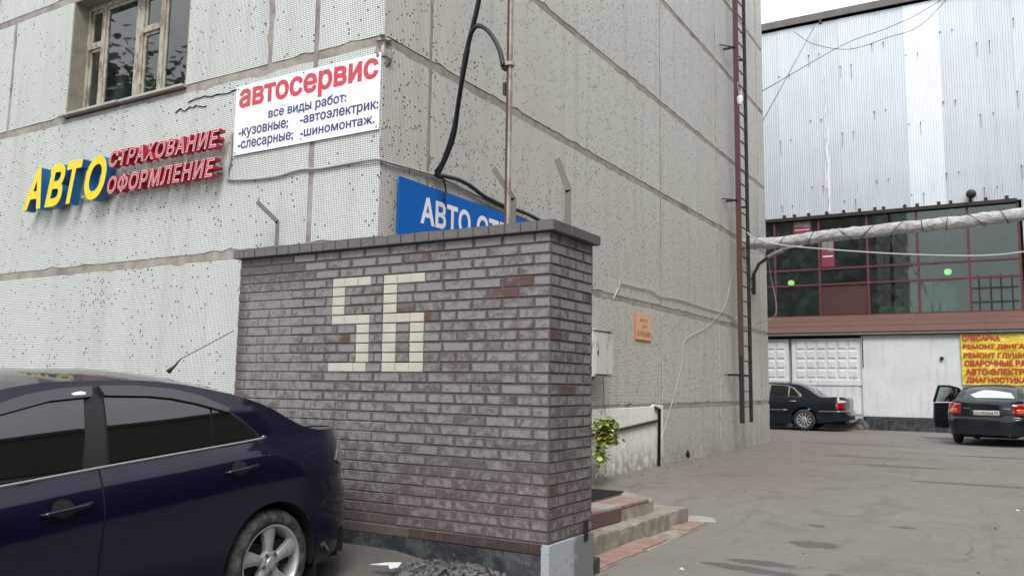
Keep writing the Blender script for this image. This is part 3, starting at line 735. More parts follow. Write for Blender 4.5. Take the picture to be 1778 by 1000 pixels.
cable('black_cable', [(-4.79, 6.66, 3.52), (-4.80, 6.72, 3.42), (-4.80, 6.70, 3.30)], .010, 'blackcable', 'short thin black cable hanging down behind the blue sign')
cable('grey_cable', [(-6.86, YC-.02, 4.05), (-6.85, YC-.02, 3.75), (-6.88, YC-.02, 3.60), (-6.80, YC-.02, 3.53), (-6.23, YC-.02, 3.49), (-5.85, YC-.02, 3.52), (-5.57, YC-.02, 3.50), (-5.2, YC-.02, 3.505), (XF-.02, YC-.025, 3.50), (XF+.02, YC+.04, 3.49), (XF+.02, 6.3, 3.52), (XF+.02, 6.66, 3.53), (XF+.02, 7.4, 3.48), (XF+.02, 8.6, 3.40), (XF+.02, 10., 3.3)], .013, 'greycable', 'grey cable running from the red letters around the building corner')

# ------------------------------------------------------------------ signs
# projecting letters: yellow/blue and red
sg = empty('letter_sign', (-8.7, YC, 3.5), 0, 'projecting yellow blue and red letters on the left facade reading auto insurance registration', 'sign')
FY = YC-.17
def onleft(x0, z0, y0=FY):
    return lambda a, b, d: (x0+a+8.7, y0-d-YC, z0+b-3.5)
for ch, x0, x1, off in [('А', -10.388, -10.0, .012), ('В', -9.914, -9.53, .012), ('Т', -9.50, -9.19, .012), ('О', -9.129, -8.724, .012)]:
    z0, z1 = (3.513, 4.02); lab = 'yellow letter with blue sides'
    if ch == 'Т': f0 = x0; 
    o = text_box('letter', ch, onleft(x0, z0, FY+.11), x1-x0, z1-z0, 'yellow', sg, offset=.035, shear=.28 if ch != 'О' else .22, depth=.115, sides='bluesign'); o['label'] = lab
def red_line(s, x0, x1, z0, z1):
    v, _ = text_data(s, .0, .22, .5); wtot = max(q[0] for q in v)-min(q[0] for q in v)
    # advance of every letter measured from the growing string
    ends = [0.]; 
    for k in range(1, len(s)+1):
        q = text_data(s[:k], .0, .22, .5)[0]; ends.append(max(a[0] for a in q)-min(a[0] for a in q))
    kx = (x1-x0)/ends[-1]
    for i, ch in enumerate(s):
        q = text_data(ch, .0, .22, .5)[0]; w = (max(a[0] for a in q)-min(a[0] for a in q))*kx; b = ends[i+1]*kx
        text_box('letter', ch, onleft(x0+b-w, z0, FY+.08), w, z1-z0, 'pinkedge', sg, offset=.022, shear=.22, depth=.085, sides='redsign')['label'] = 'red letter with pale outline'
        ins = .008
        text_box('letter_face', ch, onleft(x0+b-w+ins, z0+ins, FY-.007), w-2*ins, z1-z0-2*ins, 'redsign', sg, offset=-.016, shear=.22)
red_line('СТРАХОВАНИЕ', -8.69, -6.86, 3.855, 4.045)
red_line('ОФОРМЛЕНИЕ', -8.69, -6.90, 3.55, 3.745)
m_ = MB()
for z in (3.60, 3.93): m_.box(-10.3+8.7, -8.76+8.7, -.05, -.03, z-3.5, z-3.5+.025)
m_.build('mounting_rail', 'whitecable', sg)
m_ = MB()
for z in (3.64, 3.94): m_.box(-8.66+8.7, -6.92+8.7, -.07, -.05, z-3.5, z-3.5+.025)
m_.build('mounting_rail', 'redsign', sg)
m_ = MB()
for x in (-10.2, -9.7, -9.3, -8.9, -8.5, -7.7, -7.0):
    for z in (3.61, 3.94): m_.box(x+8.7, x+8.715, -.06, 0, z-3.5, z-3.485)
m_.build('bracket', 'greysteel', sg)

# white banner board
bx0, bx1, bz0, bz1 = -6.81, -4.875, 3.785, 4.52
wb = empty('service_board', (bx0, YC, bz0), 0, 'white board with red and navy lettering beside the building corner', 'sign')
MB().box(0, bx1-bx0, -.022, -.012, 0, bz1-bz0).build('board', 'whiteboard', wb)
def onb(x, z, d0=.0): return lambda a, b, d: (x-bx0+a, -.0235-d-d0, z-bz0+b)
text_box('title', 'автосервис', onb(-6.76, 4.215), 1.86, .265, 'redprint', wb, offset=.035)
text_box('text_line', 'все виды работ:', onb(-6.32, 4.085), 1.04, .125, 'blueprint', wb, offset=.024)
text_box('text_line', '-кузовные;', onb(-6.745, 3.945), .71, .115, 'blueprint', wb, offset=.024)
text_box('text_line', '-автоэлектрик:', onb(-5.875, 3.955), .99, .105, 'blueprint', wb, offset=.024)
text_box('text_line', '-слесарные;', onb(-6.745, 3.815), .785, .11, 'blueprint', wb, offset=.024)
text_box('text_line', '-шиномонтаж.', onb(-5.865, 3.845), .94, .075, 'blueprint', wb, offset=.024)
m_ = MB()
for x, z in [(.02, .02), (.02, .70), (1.9, .02), (1.9, .70), (.95, .04), (.95, .71)]: m_.box(x, x+.012, -.026, -.022, z, z+.012)
m_.build('fixing_screws', 'dark', wb)['kind'] = 'stuff'

# blue sign on right facade
bs = empty('blue_sign', (XF, 6.0, 2.84), 0, 'blue sign board with white letters half hidden behind the brick wall', 'sign')
MB().box(.03, .05, 0, 4.2, 0, .55).build('board', 'blueboard', bs)
MB().box(.0, .029, .03, .07, .03, .5).box(.0, .029, 2.0, 2.04, .03, .5).box(.0, .029, 4.1, 4.14, .03, .5).build('bracket', 'blacksteel', bs)
text_box('lettering', 'АВТО', lambda a, b, d: (.0515, .33+a, .165+b), .87, .275, 'whiteprint', bs, offset=.03)
text_box('lettering', 'СТРАХОВАНИЕ', lambda a, b, d: (.0515, 1.32+a, .165+b), 2.5, .275, 'whiteprint', bs, offset=.03)

# smoking place plate
sp = empty('smoking_plate', (XF, 11.80, 2.18), 0, 'small pale orange plate with red lettering on the yard side wall', 'sign')
MB().box(.0, .02, 0, .64, 0, .40).build('plate', 'orangeedge', sp, bevel=.008)
MB().box(.0205, .024, .02, .62, .015, .385).build('plate_face', 'orangeplate', sp)
text_box('lettering', 'МЕСТО', lambda a, b, d: (.0252, .17+a, .285+b), .30, .055, 'brownprint', sp, offset=.01)
text_box('lettering', 'ДЛЯ', lambda a, b, d: (.0252, .25+a, .185+b), .18, .06, 'brownprint', sp, offset=.01)
text_box('lettering', 'КУРЕНИЯ', lambda a, b, d: (.0252, .05+a, .06+b), .53, .085, 'brownprint', sp, offset=.015)

# ------------------------------------------------------------------ things along the right facade
cb = empty('meter_cabinet', (XF, 9.83, 1.60), 0, 'white rust streaked metal cabinet on the wall behind the brick wall', 'cabinet')
MB().box(.0, .25, 0, .58, 0, .60).build('box', 'cabinet', cb, bevel=.006)
MB().box(.251, .268, .02, .56, .03, .575).build('door', 'cabinet', cb, bevel=.004)
MB().box(.0, .28, -.01, .59, .601, .615).build('cap', 'cabinet', cb)
MB().box(.269, .28, .07, .085, .28, .34).build('handle', 'blacksteel', cb)
cable('black_cable', [(XF+.1, 9.95, 1.60), (XF+.08, 9.96, 1.45), (XF+.05, 9.9, 1.3), (XF+.04, 9.85, 1.2)], .014, 'blackcable', 'black cable hanging below the white cabinet')
# black conduit on the whitewashed part
tag(MB().tube([(XF+.045, 9.3, .80), (XF+.045, 11.2, .87), (XF+.045, 12.62, .95)], .022, 8).build('pipe', 'blacksteel', smooth=True), 'thin black pipe running sideways across the whitewashed wall', 'pipe')
tag(MB().tube([(XF+.05, 12.66, .24), (XF+.05, 12.70, 1.13), (XF+.04, 12.55, 1.15)], .026, 8).build('pipe', 'blacksteel', smooth=True), 'upright black pipe at the right edge of the whitewashed wall', 'pipe')
cable('white_cable', [(XF+.02, 17.33, 9.6), (XF+.02, 17.36, 7.6), (XF+.03, 17.37, 6.6), (XF+.03, 17.25, 5.9), (XF+.02, 17.05, 5.0), (XF+.02, 17.0, 3.95), (XF+.02, 16.6, 3.25), (XF+.02, 16.1, 2.92), (XF+.02, 15.18, 2.575), (XF+.02, 14.05, 2.30), (XF+.02, 13.86, 1.9), (XF+.02, 13.5, 1.4), (XF+.02, 12.72, .50)], .006, 'whitecable', 'long white cable hanging down the yard wall from the ladder to the ground pipe')
cable('white_cable', [(XF+.02, 10.96, 2.71), (XF+.02, 11.15, 2.9), (XF+.02, 11.23, 2.98), (XF+.02, 11.85, 2.99), (XF+.02, 12.45, 3.0), (XF+.02, 12.8, 2.95), (XF+.02, 13.77, 2.98), (XF+.02, 15.2, 2.96), (XF+.02, 16.57, 2.955), (XF+.02, 16.95, 2.93), (XF+.02, 17.1, 2.85), (XF+.02, 17.3, 2.97)], .009, 'whitecable', 'white cable clipped sideways along the yard wall above the smoking plate')
cable('grey_cable', [(XF+.03, 18.0, 4.45), (-4.55, 18.6, 4.40), (-4.50, 18.9, 3.9), (-4.43, 19.0, 3.33), (-4.47, 19.0, 3.10), (-4.66, 19.0, 3.0), (XF+.01, 19.0, 2.95)], .010, 'greycable', 'grey cable looping below the street lamp at the building edge')

# ladder
ld = empty('wall_ladder', (XF+.25, 16.73, .79), 0, 'tall red brown steel ladder fixed to the yard wall with its lower end black', 'ladder')
LZ = 11.5
MB().box(-.05, .05, -.03, .03, 1.33, LZ).build('rail', 'ladder', ld, bevel=.004)['label'] = 'red brown rail'
MB().box(-.045, .045, -.029, .029, 0, 1.328).build('rail', 'blacksteel', ld, bevel=.004)['label'] = 'black lower rail'
MB().box(-.035, .035, .65, .70, 0, LZ).build('rail', 'blacksteel', ld, bevel=.004)['label'] = 'dark far rail'
k = 0.32
while k < LZ-.1:
    MB().bar((0, .03, k), (0, .65, k), .022).build('rung', 'blacksteel', ld); k += .305
for z in (.95, 4.5, 7.75, 10.5):
    MB().bar((-.25, -.03, z), (.0, -.04, z), .04).bar((-.25, .7, z), (0, .72, z), .04).bar((-.25, -.30, z), (-.02, -.04, z), .02).build('bracket', 'blacksteel', ld)
fl = empty('wall_lamp', (XF+.32, 16.72, 7.30), 0, 'small white camera lamp hanging on the ladder rail', 'lamp')
m_ = MB(); m_.lathe([(0, .015), (.0, .04), (.06, .06), (.15, .065), (.18, .04), (.18, .0)], 'z', 14); m_.build('housing', 'whiteprint', fl, angle=40)
MB().tube([(0, -.16, .42), (0, -.06, .16), (0, .05, .17), (0, .16, .42), (0, -.16, .42)], .008, 6).build('wire_bail', 'whitecable', fl)

# street lamp
sl = empty('street_lamp', (XF, 18.6, 3.55), 0, 'grey street lamp on a bent black arm at the building edge', 'lamp')
MB().tube([(.05, 0, 0), (.05, 0, .46), (.17, 0, .68), (.38, 0, .82)], .038, 10).build('arm', 'blacksteel', sl, angle=40)
MB().tube([(.37, 0, .815), (.55, 0, .90), (.72, 0, .945)], [.045, .05, .06], 10).build('socket', 'lampshell', sl, angle=40)
def lamp_head():
    m = MB(); P = []
    for i in range(9):
        t = i/8; x = .68+t*.44; w = .085*math.sin(math.pi*min(1, .25+t*.62)); z = .955+t*.05; P.append((x, w, z, .06*math.sin(math.pi*min(1, .3+t*.6))))
    vs = []; n = 12
    for x, w, z, h in P:
        for j in range(n):
            a = 2*math.pi*j/n; vs.append((x, w*math.cos(a), z+(h if math.sin(a) > 0 else h*.45)*math.sin(a)))
    fs = [(i*n+j, i*n+(j+1)%n, (i+1)*n+(j+1)%n, (i+1)*n+j) for i in range(8) for j in range(n)]+[tuple(range(n)), tuple(8*n+j for j in range(n))]
    return m.add(vs, fs)
lamp_head().build('lamp_head', 'lampshell', sl, angle=50)
MB().box(.80, 1.06, -.055, .055, .945, .965).build('lens', 'dark', sl)
for y in (0,): MB().box(.0, .05, -.05, .05, .1, .14).box(.0, .05, -.05, .05, .34, .38).build('clamp', 'blacksteel', sl)

# wrapped duct
def duct():
    e = empty('wrapped_pipe', (XF, 17.9, 4.58), 0, 'thick silver wrapped heating pipe crossing the yard from wall to wall', 'pipe')
    P = cr([(-.0, 0, 0), (.81, 0, -.02), (1.6, 0, .04), (2.5, 0, .065), (3.4, 0, .10), (4.25, 0, .12), (4.9, 0, .16), (5.3, 0, .175), (9, 0, .33), (14, 0, .5), (18.9, 0, .62)], 22)
    vs = []; n = 22
    for i, p in enumerate(P):
        for j in range(n):
            a = 2*math.pi*j/n; q = Vector((p.x*3.2, math.cos(a)*1.2, math.sin(a)*1.2))
            tw = .5+.5*math.sin(p.x*9+a*1.0)
            r = .128+.020*noise.noise(q*1.6)+.012*noise.noise(q*4.5)-.012*tw**8
            vs.append((p.x, p.y+math.cos(a)*r, p.z+math.sin(a)*r*.96+.01*noise.noise(Vector((p.x*1.5, 5, 0)))))
    fs = [(i*n+j, i*n+(j+1)%n, (i+1)*n+(j+1)%n, (i+1)*n+j) for i in range(len(P)-1) for j in range(n)]
    MB().add(vs, fs).build('wrapping', 'foil', e, smooth=True)
    x = .3; rg = random.Random(5)
    while x < 18:
        c = min(P, key=lambda p: abs(p.x-x)); s = rg.uniform(-.25, .25); ring = []
        for j in range(17):
            a = 2*math.pi*j/16; ring.append((c.x+s*math.sin(a)*.6, c.y+math.cos(a)*.142, c.z+math.sin(a)*.136))
        MB().tube(ring, .006, 5).build('tie_wire', 'blacksteel', e); x += rg.uniform(.38, .62) if x < 5.6 else 1.6
duct()
cable('white_cable', [(XF+.26, 17.3, 4.72), (-4.45, 17.3, 4.58), (-3.96, 17.3, 4.41), (-3.04, 17.3, 4.25), (-1.73, 17.3, 4.065), (-.57, 17.3, 3.95), (0, 17.3, 3.94), (.32, 17.3, 3.965), (3, 17.3, 4.2), (8, 17.3, 4.9), (14, 17.3, 5.8)], .016, 'whitecable', 'white cable sagging across the yard below the wrapped pipe')
cable('thin_wire', [(XF, 19.9, 8.65), (-4, 27.0, 12.3), (-2.6, 27.0, 12.6), (-1.2, 27, 13.15), (3, 26, 15)], .010, 'blackcable', 'thin dark wire rising straight across the sheet metal wall', 'wire')
cable('thin_wire', [(-6.1, 29.7, 14.2), (-5.2, 28.5, 13.1), (-4.0, 28, 12.5), (-2.8, 27.6, 12.5), (-1.9, 27.4, 12.6), (-.9, 27.0, 13.3), (1.5, 26, 15.2)], .010, 'blackcable', 'thin dark wire sagging in a curve below the roof edge', 'wire')
cable('thin_wire', [(XF, 19.9, 7.9), (-5.4, 29.7, 14.2)], .010, 'blackcable', 'thin dark wire running steeply up to the roof edge bracket', 'wire', seg=2)

# hanging planter
hp = empty('hanging_planter', (-4.60, 10.0, .78), 0, 'red hanging pot overflowing with yellow green leaves beside the brick wall', 'potted plant')
hp.location = (-4.52, 9.93, .74)
m_ = MB(); m_.lathe([(0, .0), (0, .075), (.13, .105), (.15, .115), (.15, .10), (.13, .095), (.13, .0)], 'z', 20); m_.build('pot', 'pot', hp, angle=40)
MB().tube([(-.08, .0, .14), (-.01, 0, .5), (0, 0, .86)], .003, 5).tube([(.08, .0, .14), (.01, 0, .5), (0, 0, .86)], .003, 5).tube([(0, .08, .14), (0, .01, .5), (0, 0, .86)], .003, 5).build('hanger', 'redframe', hp)
MB().bar((-.34, 0, .88), (.03, 0, .88), .02).bar((-.32, 0, .70), (-.1, 0, .88), .015).build('wall_hook', 'blacksteel', hp)
def foliage(n, rg, centers, size):
    m = MB()
    for _ in range(n):
        c, s = rg.choice(centers); p = Vector(c)+Vector([rg.gauss(0, 1)*q for q in s])
        a = rg.uniform(0, 6.28); tilt = rg.uniform(-.9, .5); L_ = size*rg.uniform(.6, 1.3)
        mt = Matrix.Translation(p) @ Matrix.Rotation(a, 4, 'Z') @ Matrix.Rotation(tilt, 4, 'X')
        pts = [(0, 0, 0), (.35*L_, .2*L_, .05*L_), (.5*L_, .6*L_, .02*L_), (.28*L_, .8*L_, -.03*L_), (0, 1.05*L_, -.12*L_), (-.28*L_, .8*L_, -.03*L_), (-.5*L_, .6*L_, .02*L_), (-.35*L_, .2*L_, .05*L_), (0, .5*L_, .10*L_)]
        m.add([mt @ Vector(q) for q in pts], [(8, i, i+1) for i in range(7)]+[(8, 7, 0)])
    return m
rg = random.Random(11)
o = foliage(460, rg, [((0, 0, .22), (.09, .12, .05)), ((-.05, .12, .2), (.06, .12, .06)), ((.06, -.10, .1), (.05, .05, .10)), ((.04, -.17, -.08), (.04, .05, .12)), ((.05, .16, .08), (.05, .06, .06)), ((.02, .05, .28), (.06, .1, .03))], .070).build('foliage', 'leaf', hp, smooth=False, fix=False); o['kind'] = 'stuff'

# ------------------------------------------------------------------ steps, landing, mat
st = empty('entrance_steps', (-3.1, 5.8, .06), 0, 'low worn concrete entrance steps with pink tiles beside the brick wall end', 'steps')
def inst(o): return child_world(o, st)
rs = random.Random(21)
def rough_block(name, poly, z0, z1, mat, amp=.012, label=None):
    """poly (x, y) extruded, top edge chipped"""
    P = []
    for i, (x, y) in enumerate(poly):
        x2, y2 = poly[(i+1) % len(poly)]; n = max(1, int(math.dist((x, y), (x2, y2))/.07))
        for k in range(n): P.append((x+(x2-x)*k/n, y+(y2-y)*k/n))
    c = Vector((sum(p[0] for p in P)/len(P), sum(p[1] for p in P)/len(P))); n = len(P)
    v = [(x, y, z0) for x, y in P]; t1 = []; t2 = []
    for x, y in P:
        k = rs.uniform(0, amp); d = (Vector((x, y))-c).normalized(); t1.append((x-d.x*k*.3, y-d.y*k*.3, z1-.008-k*.8)); t2.append((x-d.x*(.012+k), y-d.y*(.012+k), z1-k*.15))
    v += t1+t2
    f = [(i, (i+1) % n, n+(i+1) % n, n+i) for i in range(n)]+[(n+i, n+(i+1) % n, 2*n+(i+1) % n, 2*n+i) for i in range(n)]+[tuple(range(2*n, 3*n))]
    o = inst(MB().add(v, f).build(name, mat)); 
    if label: o['label'] = label
    return o
rough_block('landing', [(XF+.02, 5.77), (-3.235, 5.77), (-3.11, 8.03), (-3.45, 8.33), (XF+.02, 8.45)], .0, .372, 'conc')
rough_block('step', [(-3.3, 5.77), (-3.06, 5.77), (-2.945, 8.58), (-3.3, 8.62)], .0, .24, 'conc', .02)
rough_block('step', [(-3.0, 5.9), (-2.745, 5.9), (-2.735, 8.56), (-2.93, 8.60)], .0, .088, 'conc', .006)
y = 5.94
for i in range(8):
    w = .30
    if y+w > 8.4: break
    if i not in (5, 6): inst(MB().box(-3.0+.02, -2.75+rs.uniform(-.01, .01), y+.004, y+w-.004, .07, .101+rs.uniform(-.003, .003)).build('tile', 'pinktile', bevel=.004))
    y += w+.002
inst(MB().prism([(-2.78, 8.2), (-2.74, 8.54), (-2.92, 8.56), (-2.94, 8.2)], lambda a, b, d: (a, b, d), .09, .102).build('tile', 'pinktile'))
y = 5.80
for i in range(7):
    x0 = -3.235+(y-5.77)*.0553; x1 = -3.235+(y+.30-5.77)*.0553
    if i < 7: inst(MB().prism([(x0-.30, y+.004), (x0+.008, y+.004), (x1+.008, y+.296), (x1-.30, y+.296)], lambda a, b, d: (a, b, d), .36, .386+rs.uniform(-.002, .002)).build('tile', 'pinktile' if i not in (4,) else 'cement', bevel=.003))
    if i < 5: inst(MB().prism([(x0-.01, y+.004), (x0+.012, y+.004), (x1+.012, y+.296), (x1-.01, y+.296)], lambda a, b, d: (a, b, d), .245, .355).build('tile', 'redtile', bevel=.003))
    y += .30
def patch(name, c, rx, ry, z, mat, label, cat, seed=0, h=.012):
    n = 40; v = [(c[0], c[1], z+h)]
    for k in (.6, 1.):
        for i in range(n):
            a = 2*math.pi*i/n; r = k*(1+.42*noise.noise(Vector((math.cos(a)*1.5, math.sin(a)*1.5, seed)))+.22*noise.noise(Vector((math.cos(a)*6, math.sin(a)*6, seed))))
            v.append((c[0]+rx*r*math.cos(a), c[1]+ry*r*math.sin(a), z+(h*.8 if k < 1 else -.004)))
    f = [(0, 1+i, 1+(i+1) % n) for i in range(n)]+[(1+i, 1+n+i, 1+n+(i+1) % n, 1+(i+1) % n) for i in range(n)]
    return tag(MB().add(v, f).build(name, mat, smooth=True), label, cat)
patch('cement_patch', (-2.88, 8.95), .24, .36, .100, 'cement', 'pale cement smear on the asphalt at the end of the steps', 'cement patch', 2)
mt_ = empty('door_mat', (-3.5, 6.9, .388), 0, 'black rubber grid mat on the landing behind the brick wall', 'mat')
mm = MB(); X0, X1, Y0, Y1 = -.78, 0., -.9, 1.22; nx, ny = 26, 60
for i in range(nx+1): x = X0+(X1-X0)*i/nx; mm.box(x-.004, x+.004, Y0, Y1, 0, .016)
for j in range(ny+1): y = Y0+(Y1-Y0)*j/ny; mm.box(X0, X1, y-.004, y+.004, .001, .0145)
o = mm.build('mat_grid', 'rubber', mt_, fix=False)
MB().box(X0-.02, X1+.005, Y0-.015, Y0-.0045, 0, .017).box(X0-.02, X1+.005, Y1+.0045, Y1+.02, 0, .017).box(X1+.0045, X1+.02, Y0-.015, Y1+.02, 0, .018).build('mat_border', 'rubber', mt_)

# rubble heap and litter by the plinth
rb = empty('rubble_heap', (-3.35, 4.95, .1), 0, 'heap of broken asphalt and stones against the black plinth', 'rubble')
o = lump('heap_base', (0, -.08, .02), (.50, .28, .12), 'plinth', rb, 6, 3, .3); o.parent = rb
def rock(r, s):
    bm = bmesh.new(); bmesh.ops.create_icosphere(bm, subdivisions=1, radius=1)
    for v in bm.verts: v.co = Vector((v.co.x*s*r.uniform(.6, 1.3), v.co.y*s*r.uniform(.6, 1.2), v.co.z*s*r.uniform(.4, .9)))
    d = ([v.co.copy() for v in bm.verts], [tuple(v.index for v in f.verts) for f in bm.faces]); bm.free(); return d
sm = MB(); rk = random.Random(17); rocks = [rock(rk, 1.) for _ in range(8)]
for _ in range(520):
    a, b = rk.uniform(-1, 1), rk.uniform(-1, .35)
    if a*a+b*b > 1: continue
    s = rk.choice([.008, .012, .016, .022, .03]); z = .02+.125*max(0, 1-a*a-b*b)**.6+rk.uniform(-.01, .008)
    v, f = rk.choice(rocks); mt = Matrix.Translation((a*.52, -.08+b*.30, z)) @ Matrix.Rotation(rk.uniform(0, 6), 4, (rk.random(), rk.random(), 1)) @ Matrix.Scale(s, 4)
    sm.add([mt @ q for q in v], f)
o = sm.build('loose_stones', 'stone', rb, fix=False); o['kind'] = 'stuff'
gr = MB()
for _ in range(200):
    x, y = rk.uniform(-5.5, 3), rk.uniform(2.5, 16)
    if x < XF+.1 and y > 5.6: continue
    if rk.random() < .5: x = XF+.05+abs(rk.gauss(0, .25)); y = rk.uniform(9.2, 19)
    s = rk.choice([.005, .006, .008, .012]); v, f = rk.choice(rocks); mt = Matrix.Translation((x, y, gz(x, y)+.004)) @ Matrix.Rotation(rk.uniform(0, 6), 4, 'Z') @ Matrix.Scale(s, 4)
    gr.add([mt @ q for q in v], f)
tag(gr.build('loose_grit', 'stone', fix=False), 'loose grit and small stones scattered on the asphalt', 'grit', kind='stuff')
def crumple(name, c, pts, label, cat, seed=0):
    v = [(c[0]+x, c[1]+y, c[2]+z) for x, y, z in pts]; n = len(v); ce = tuple(sum(q[i] for q in v)/n for i in range(3)); v.append((ce[0], ce[1], ce[2]+.015))
    m = MB().add(v+[(a, b, d-.003) for a, b, d in v], [(n, i, (i+1) % n) for i in range(n)]+[(2*n+1, n+1+(i+1) % n, n+1+i) for i in range(n)]+[(i, n+1+i, n+1+(i+1) % n, (i+1) % n) for i in range(n)])
    return tag(m.build(name, 'paper'), label, cat)
crumple('torn_paper', (-3.72, 4.62, .235), [(-.13, -.02, 0), (-.06, .02, .01), (.0, .03, .02), (.10, .04, .03), (.11, -.01, .01), (.07, -.05, .0), (.02, -.01, .012), (-.03, -.02, .008)], 'crumpled white paper scrap on the asphalt by the plinth', 'litter')
for i, (x, y, lab) in enumerate([(-4.3, 4.45, 'tiny white scrap behind the blue car wheel'), (-2.25, 6.4, 'tiny white scrap on the asphalt near the stained patch'), (.0, 10.4, 'tiny white scrap in the middle of the yard')]):
    crumple('scrap', (x, y, gz(x, y)+.006), [(-.02, -.01, 0), (0, .012, .004), (.022, .0, 0), (.0, -.012, 0)], lab, 'litter')

# ------------------------------------------------------------------ cars
def interp(P, x):
    """smooth (monotone-ish) curve through (u, z) points"""
    if x <= P[0][0]: return P[0][1]
    if x >= P[-1][0]: return P[-1][1]
    for i in range(len(P)-1):
        if P[i][0] <= x <= P[i+1][0]: break
    def sl(j):
        if j <= 0: return (P[1][1]-P[0][1])/(P[1][0]-P[0][0])
        if j >= len(P)-1: return (P[-1][1]-P[-2][1])/(P[-1][0]-P[-2][0])
        a = (P[j][1]-P[j-1][1])/(P[j][0]-P[j-1][0]); b = (P[j+1][1]-P[j][1])/(P[j+1][0]-P[j][0])
        return 0 if a*b < 0 else (a+b)/2
    h = P[i+1][0]-P[i][0]; t = (x-P[i][0])/h; m0, m1 = sl(i)*h, sl(i+1)*h
    return (2*t**3-3*t*t+1)*P[i][1]+(t**3-2*t*t+t)*m0+(-2*t**3+3*t*t)*P[i+1][1]+(t**3-t*t)*m1
class Car:
    def __init__(s, **k): s.__dict__.update(k)
    def lr(s, z):
        a = s.rear_lo if z < s.bump_z-.03 else (s.rear_hi if z > s.bump_z+.03 else s.rear_lo+(s.rear_hi-s.rear_lo)*(z-s.bump_z+.03)/.06)
        return a
    def half(s, z, u=None):
        w = s.W
        if z < .5: w -= .05*((.5-z)/.3)**2
        zb = s.zb if u is None or not hasattr(s, 'belt') else interp(s.belt, u)
        w -= .085*((max(zb-.25, min(z, zb))-zb+.25)/.25)**2
        if z > zb: w -= s.tumble*(z-zb)*(.72+.62*(z-zb))
        return w
    def side(s, u, z):
        w = s.half(z, u)
        if u < s.ur:
            L_ = s.ur-s.lr(z); t = min(1, (s.ur-u)/L_); w *= max(0, 1-t**s.pr)**(1/s.pr)
        if u > s.uf:
            L_ = s.front-s.uf; t = min(1, (u-s.uf)/L_); w *= max(0, 1-t**s.pf)**(1/s.pf)
        return w
    def top(s, u, x):
        ze = interp(s.edge, u); xe = max(.02, s.side(u, ze)); return ze+interp(s.crown, u)*(1-min(1, abs(x)/xe)**2.3)
    # local coordinates: forward = -y (u), left = +x  -> (x, -u, z)
    def P(s, u, x, z): return Vector((x, -u, z))
    def body(s, root, mat):
        us = []
        n = 14
        for i in range(n+1):
            th = math.pi/2*(1-i/n); us.append(('r', math.sin(th)**(2/s.pr), math.cos(th)**(2/s.pr)))
        k = int((s.uf-s.ur)/.045)
        for i in range(1, k): us.append(('m', s.ur+(s.uf-s.ur)*i/k, 1))
        for i in range(n+1):
            th = math.pi/2*i/n; us.append(('f', math.sin(th)**(2/s.pf), math.cos(th)**(2/s.pf)))
        NV = 30; ribs = []
        for (k_, a, b) in us:
            u0 = s.ur-(s.ur-s.rear_hi)*a if k_ == 'r' else (a if k_ == 'm' else s.uf+(s.front-s.uf)*a)
            ze = interp(s.edge, u0); zb = interp(s.bottom, u0); rib = []
            for j in range(NV+1):
                z = zb+(ze-zb)*(j/NV)
                if k_ == 'r': u = s.ur-(s.ur-s.lr(z))*a; x = s.half(z, u)*b
                elif k_ == 'm': u = a; x = s.half(z, a)
                else: u = u0; x = s.half(z, u0)*b
                rib.append((u, x, z))
            ribs.append(rib)
        NR = len(ribs); V = {}; 
        arcs = [(0., s.wz, s.arch), (s.wb, s.wz, s.arch)]
        def inside(p):
            for c, z, r in arcs:
                if math.hypot(p[0]-c, p[2]-z) < r: return (c, z, r)
        faces = []
        for i in range(NR-1):
            for j in range(NV):
                q = [(i, j), (i+1, j), (i+1, j+1), (i, j+1)]
                if all(inside(ribs[a][b]) for a, b in q): continue
                faces.append(q)
        vs = []; idx = {}
        def vid(key, sgn):
            if (key, sgn) in idx: return idx[(key, sgn)]
            u, x, z = ribs[key[0]][key[1]]; c = inside((u, x, z))
            if c:
                d = math.hypot(u-c[0], z-c[1]) or 1e-6; u = c[0]+(u-c[0])/d*c[2]; z = c[1]+(z-c[1])/d*c[2]; x = s.side(u, z)
            idx[(key, sgn)] = len(vs); vs.append(s.P(u, x*sgn, z)); return idx[(key, sgn)]
        fs = []
        for q in faces:
            for sg_ in (1, -1):
                f = [vid(k_, sg_) for k_ in q]; fs.append(tuple(f if sg_ > 0 else f[::-1]))
        # top surface across
        NX_ = 20; tk = {}
        def tid(i, k_):
            if k_ == 0: return vid((i, NV), 1)
            if k_ == NX_: return vid((i, NV), -1)
            if (i, k_) not in tk:
                u, x, z = ribs[i][NV]; t = 1-2*k_/NX_; tt = math.copysign(abs(t)**.8, t)
                tk[(i, k_)] = len(vs); vs.append(s.P(u, x*tt, z+interp(s.crown, u)*(1-abs(tt)**2.3)*(x/max(.05, s.half(z, u)))**.5))
            return tk[(i, k_)]
        for i in range(NR-1):
            for k_ in range(NX_): fs.append((tid(i, k_), tid(i, k_+1), tid(i+1, k_+1), tid(i+1, k_)))
        b = MB().add(vs, fs); me = b.mesh('body'); o = link('body', me, root, mat)
        me.polygons.foreach_set('use_smooth', [True]*len(me.polygons)); me.set_sharp_from_angle(angle=R(38))
        # underside and wheel wells
        w = s.W-.08; MB().box(-w, w, -(s.front-.3), -(s.rear_hi+.3), s.wz-.04, s.wz+.12).box(-w*.72, w*.72, -(s.front-.1), -(s.rear_hi+.1), .19, s.wz-.05).build('underbody', 'seam', root)
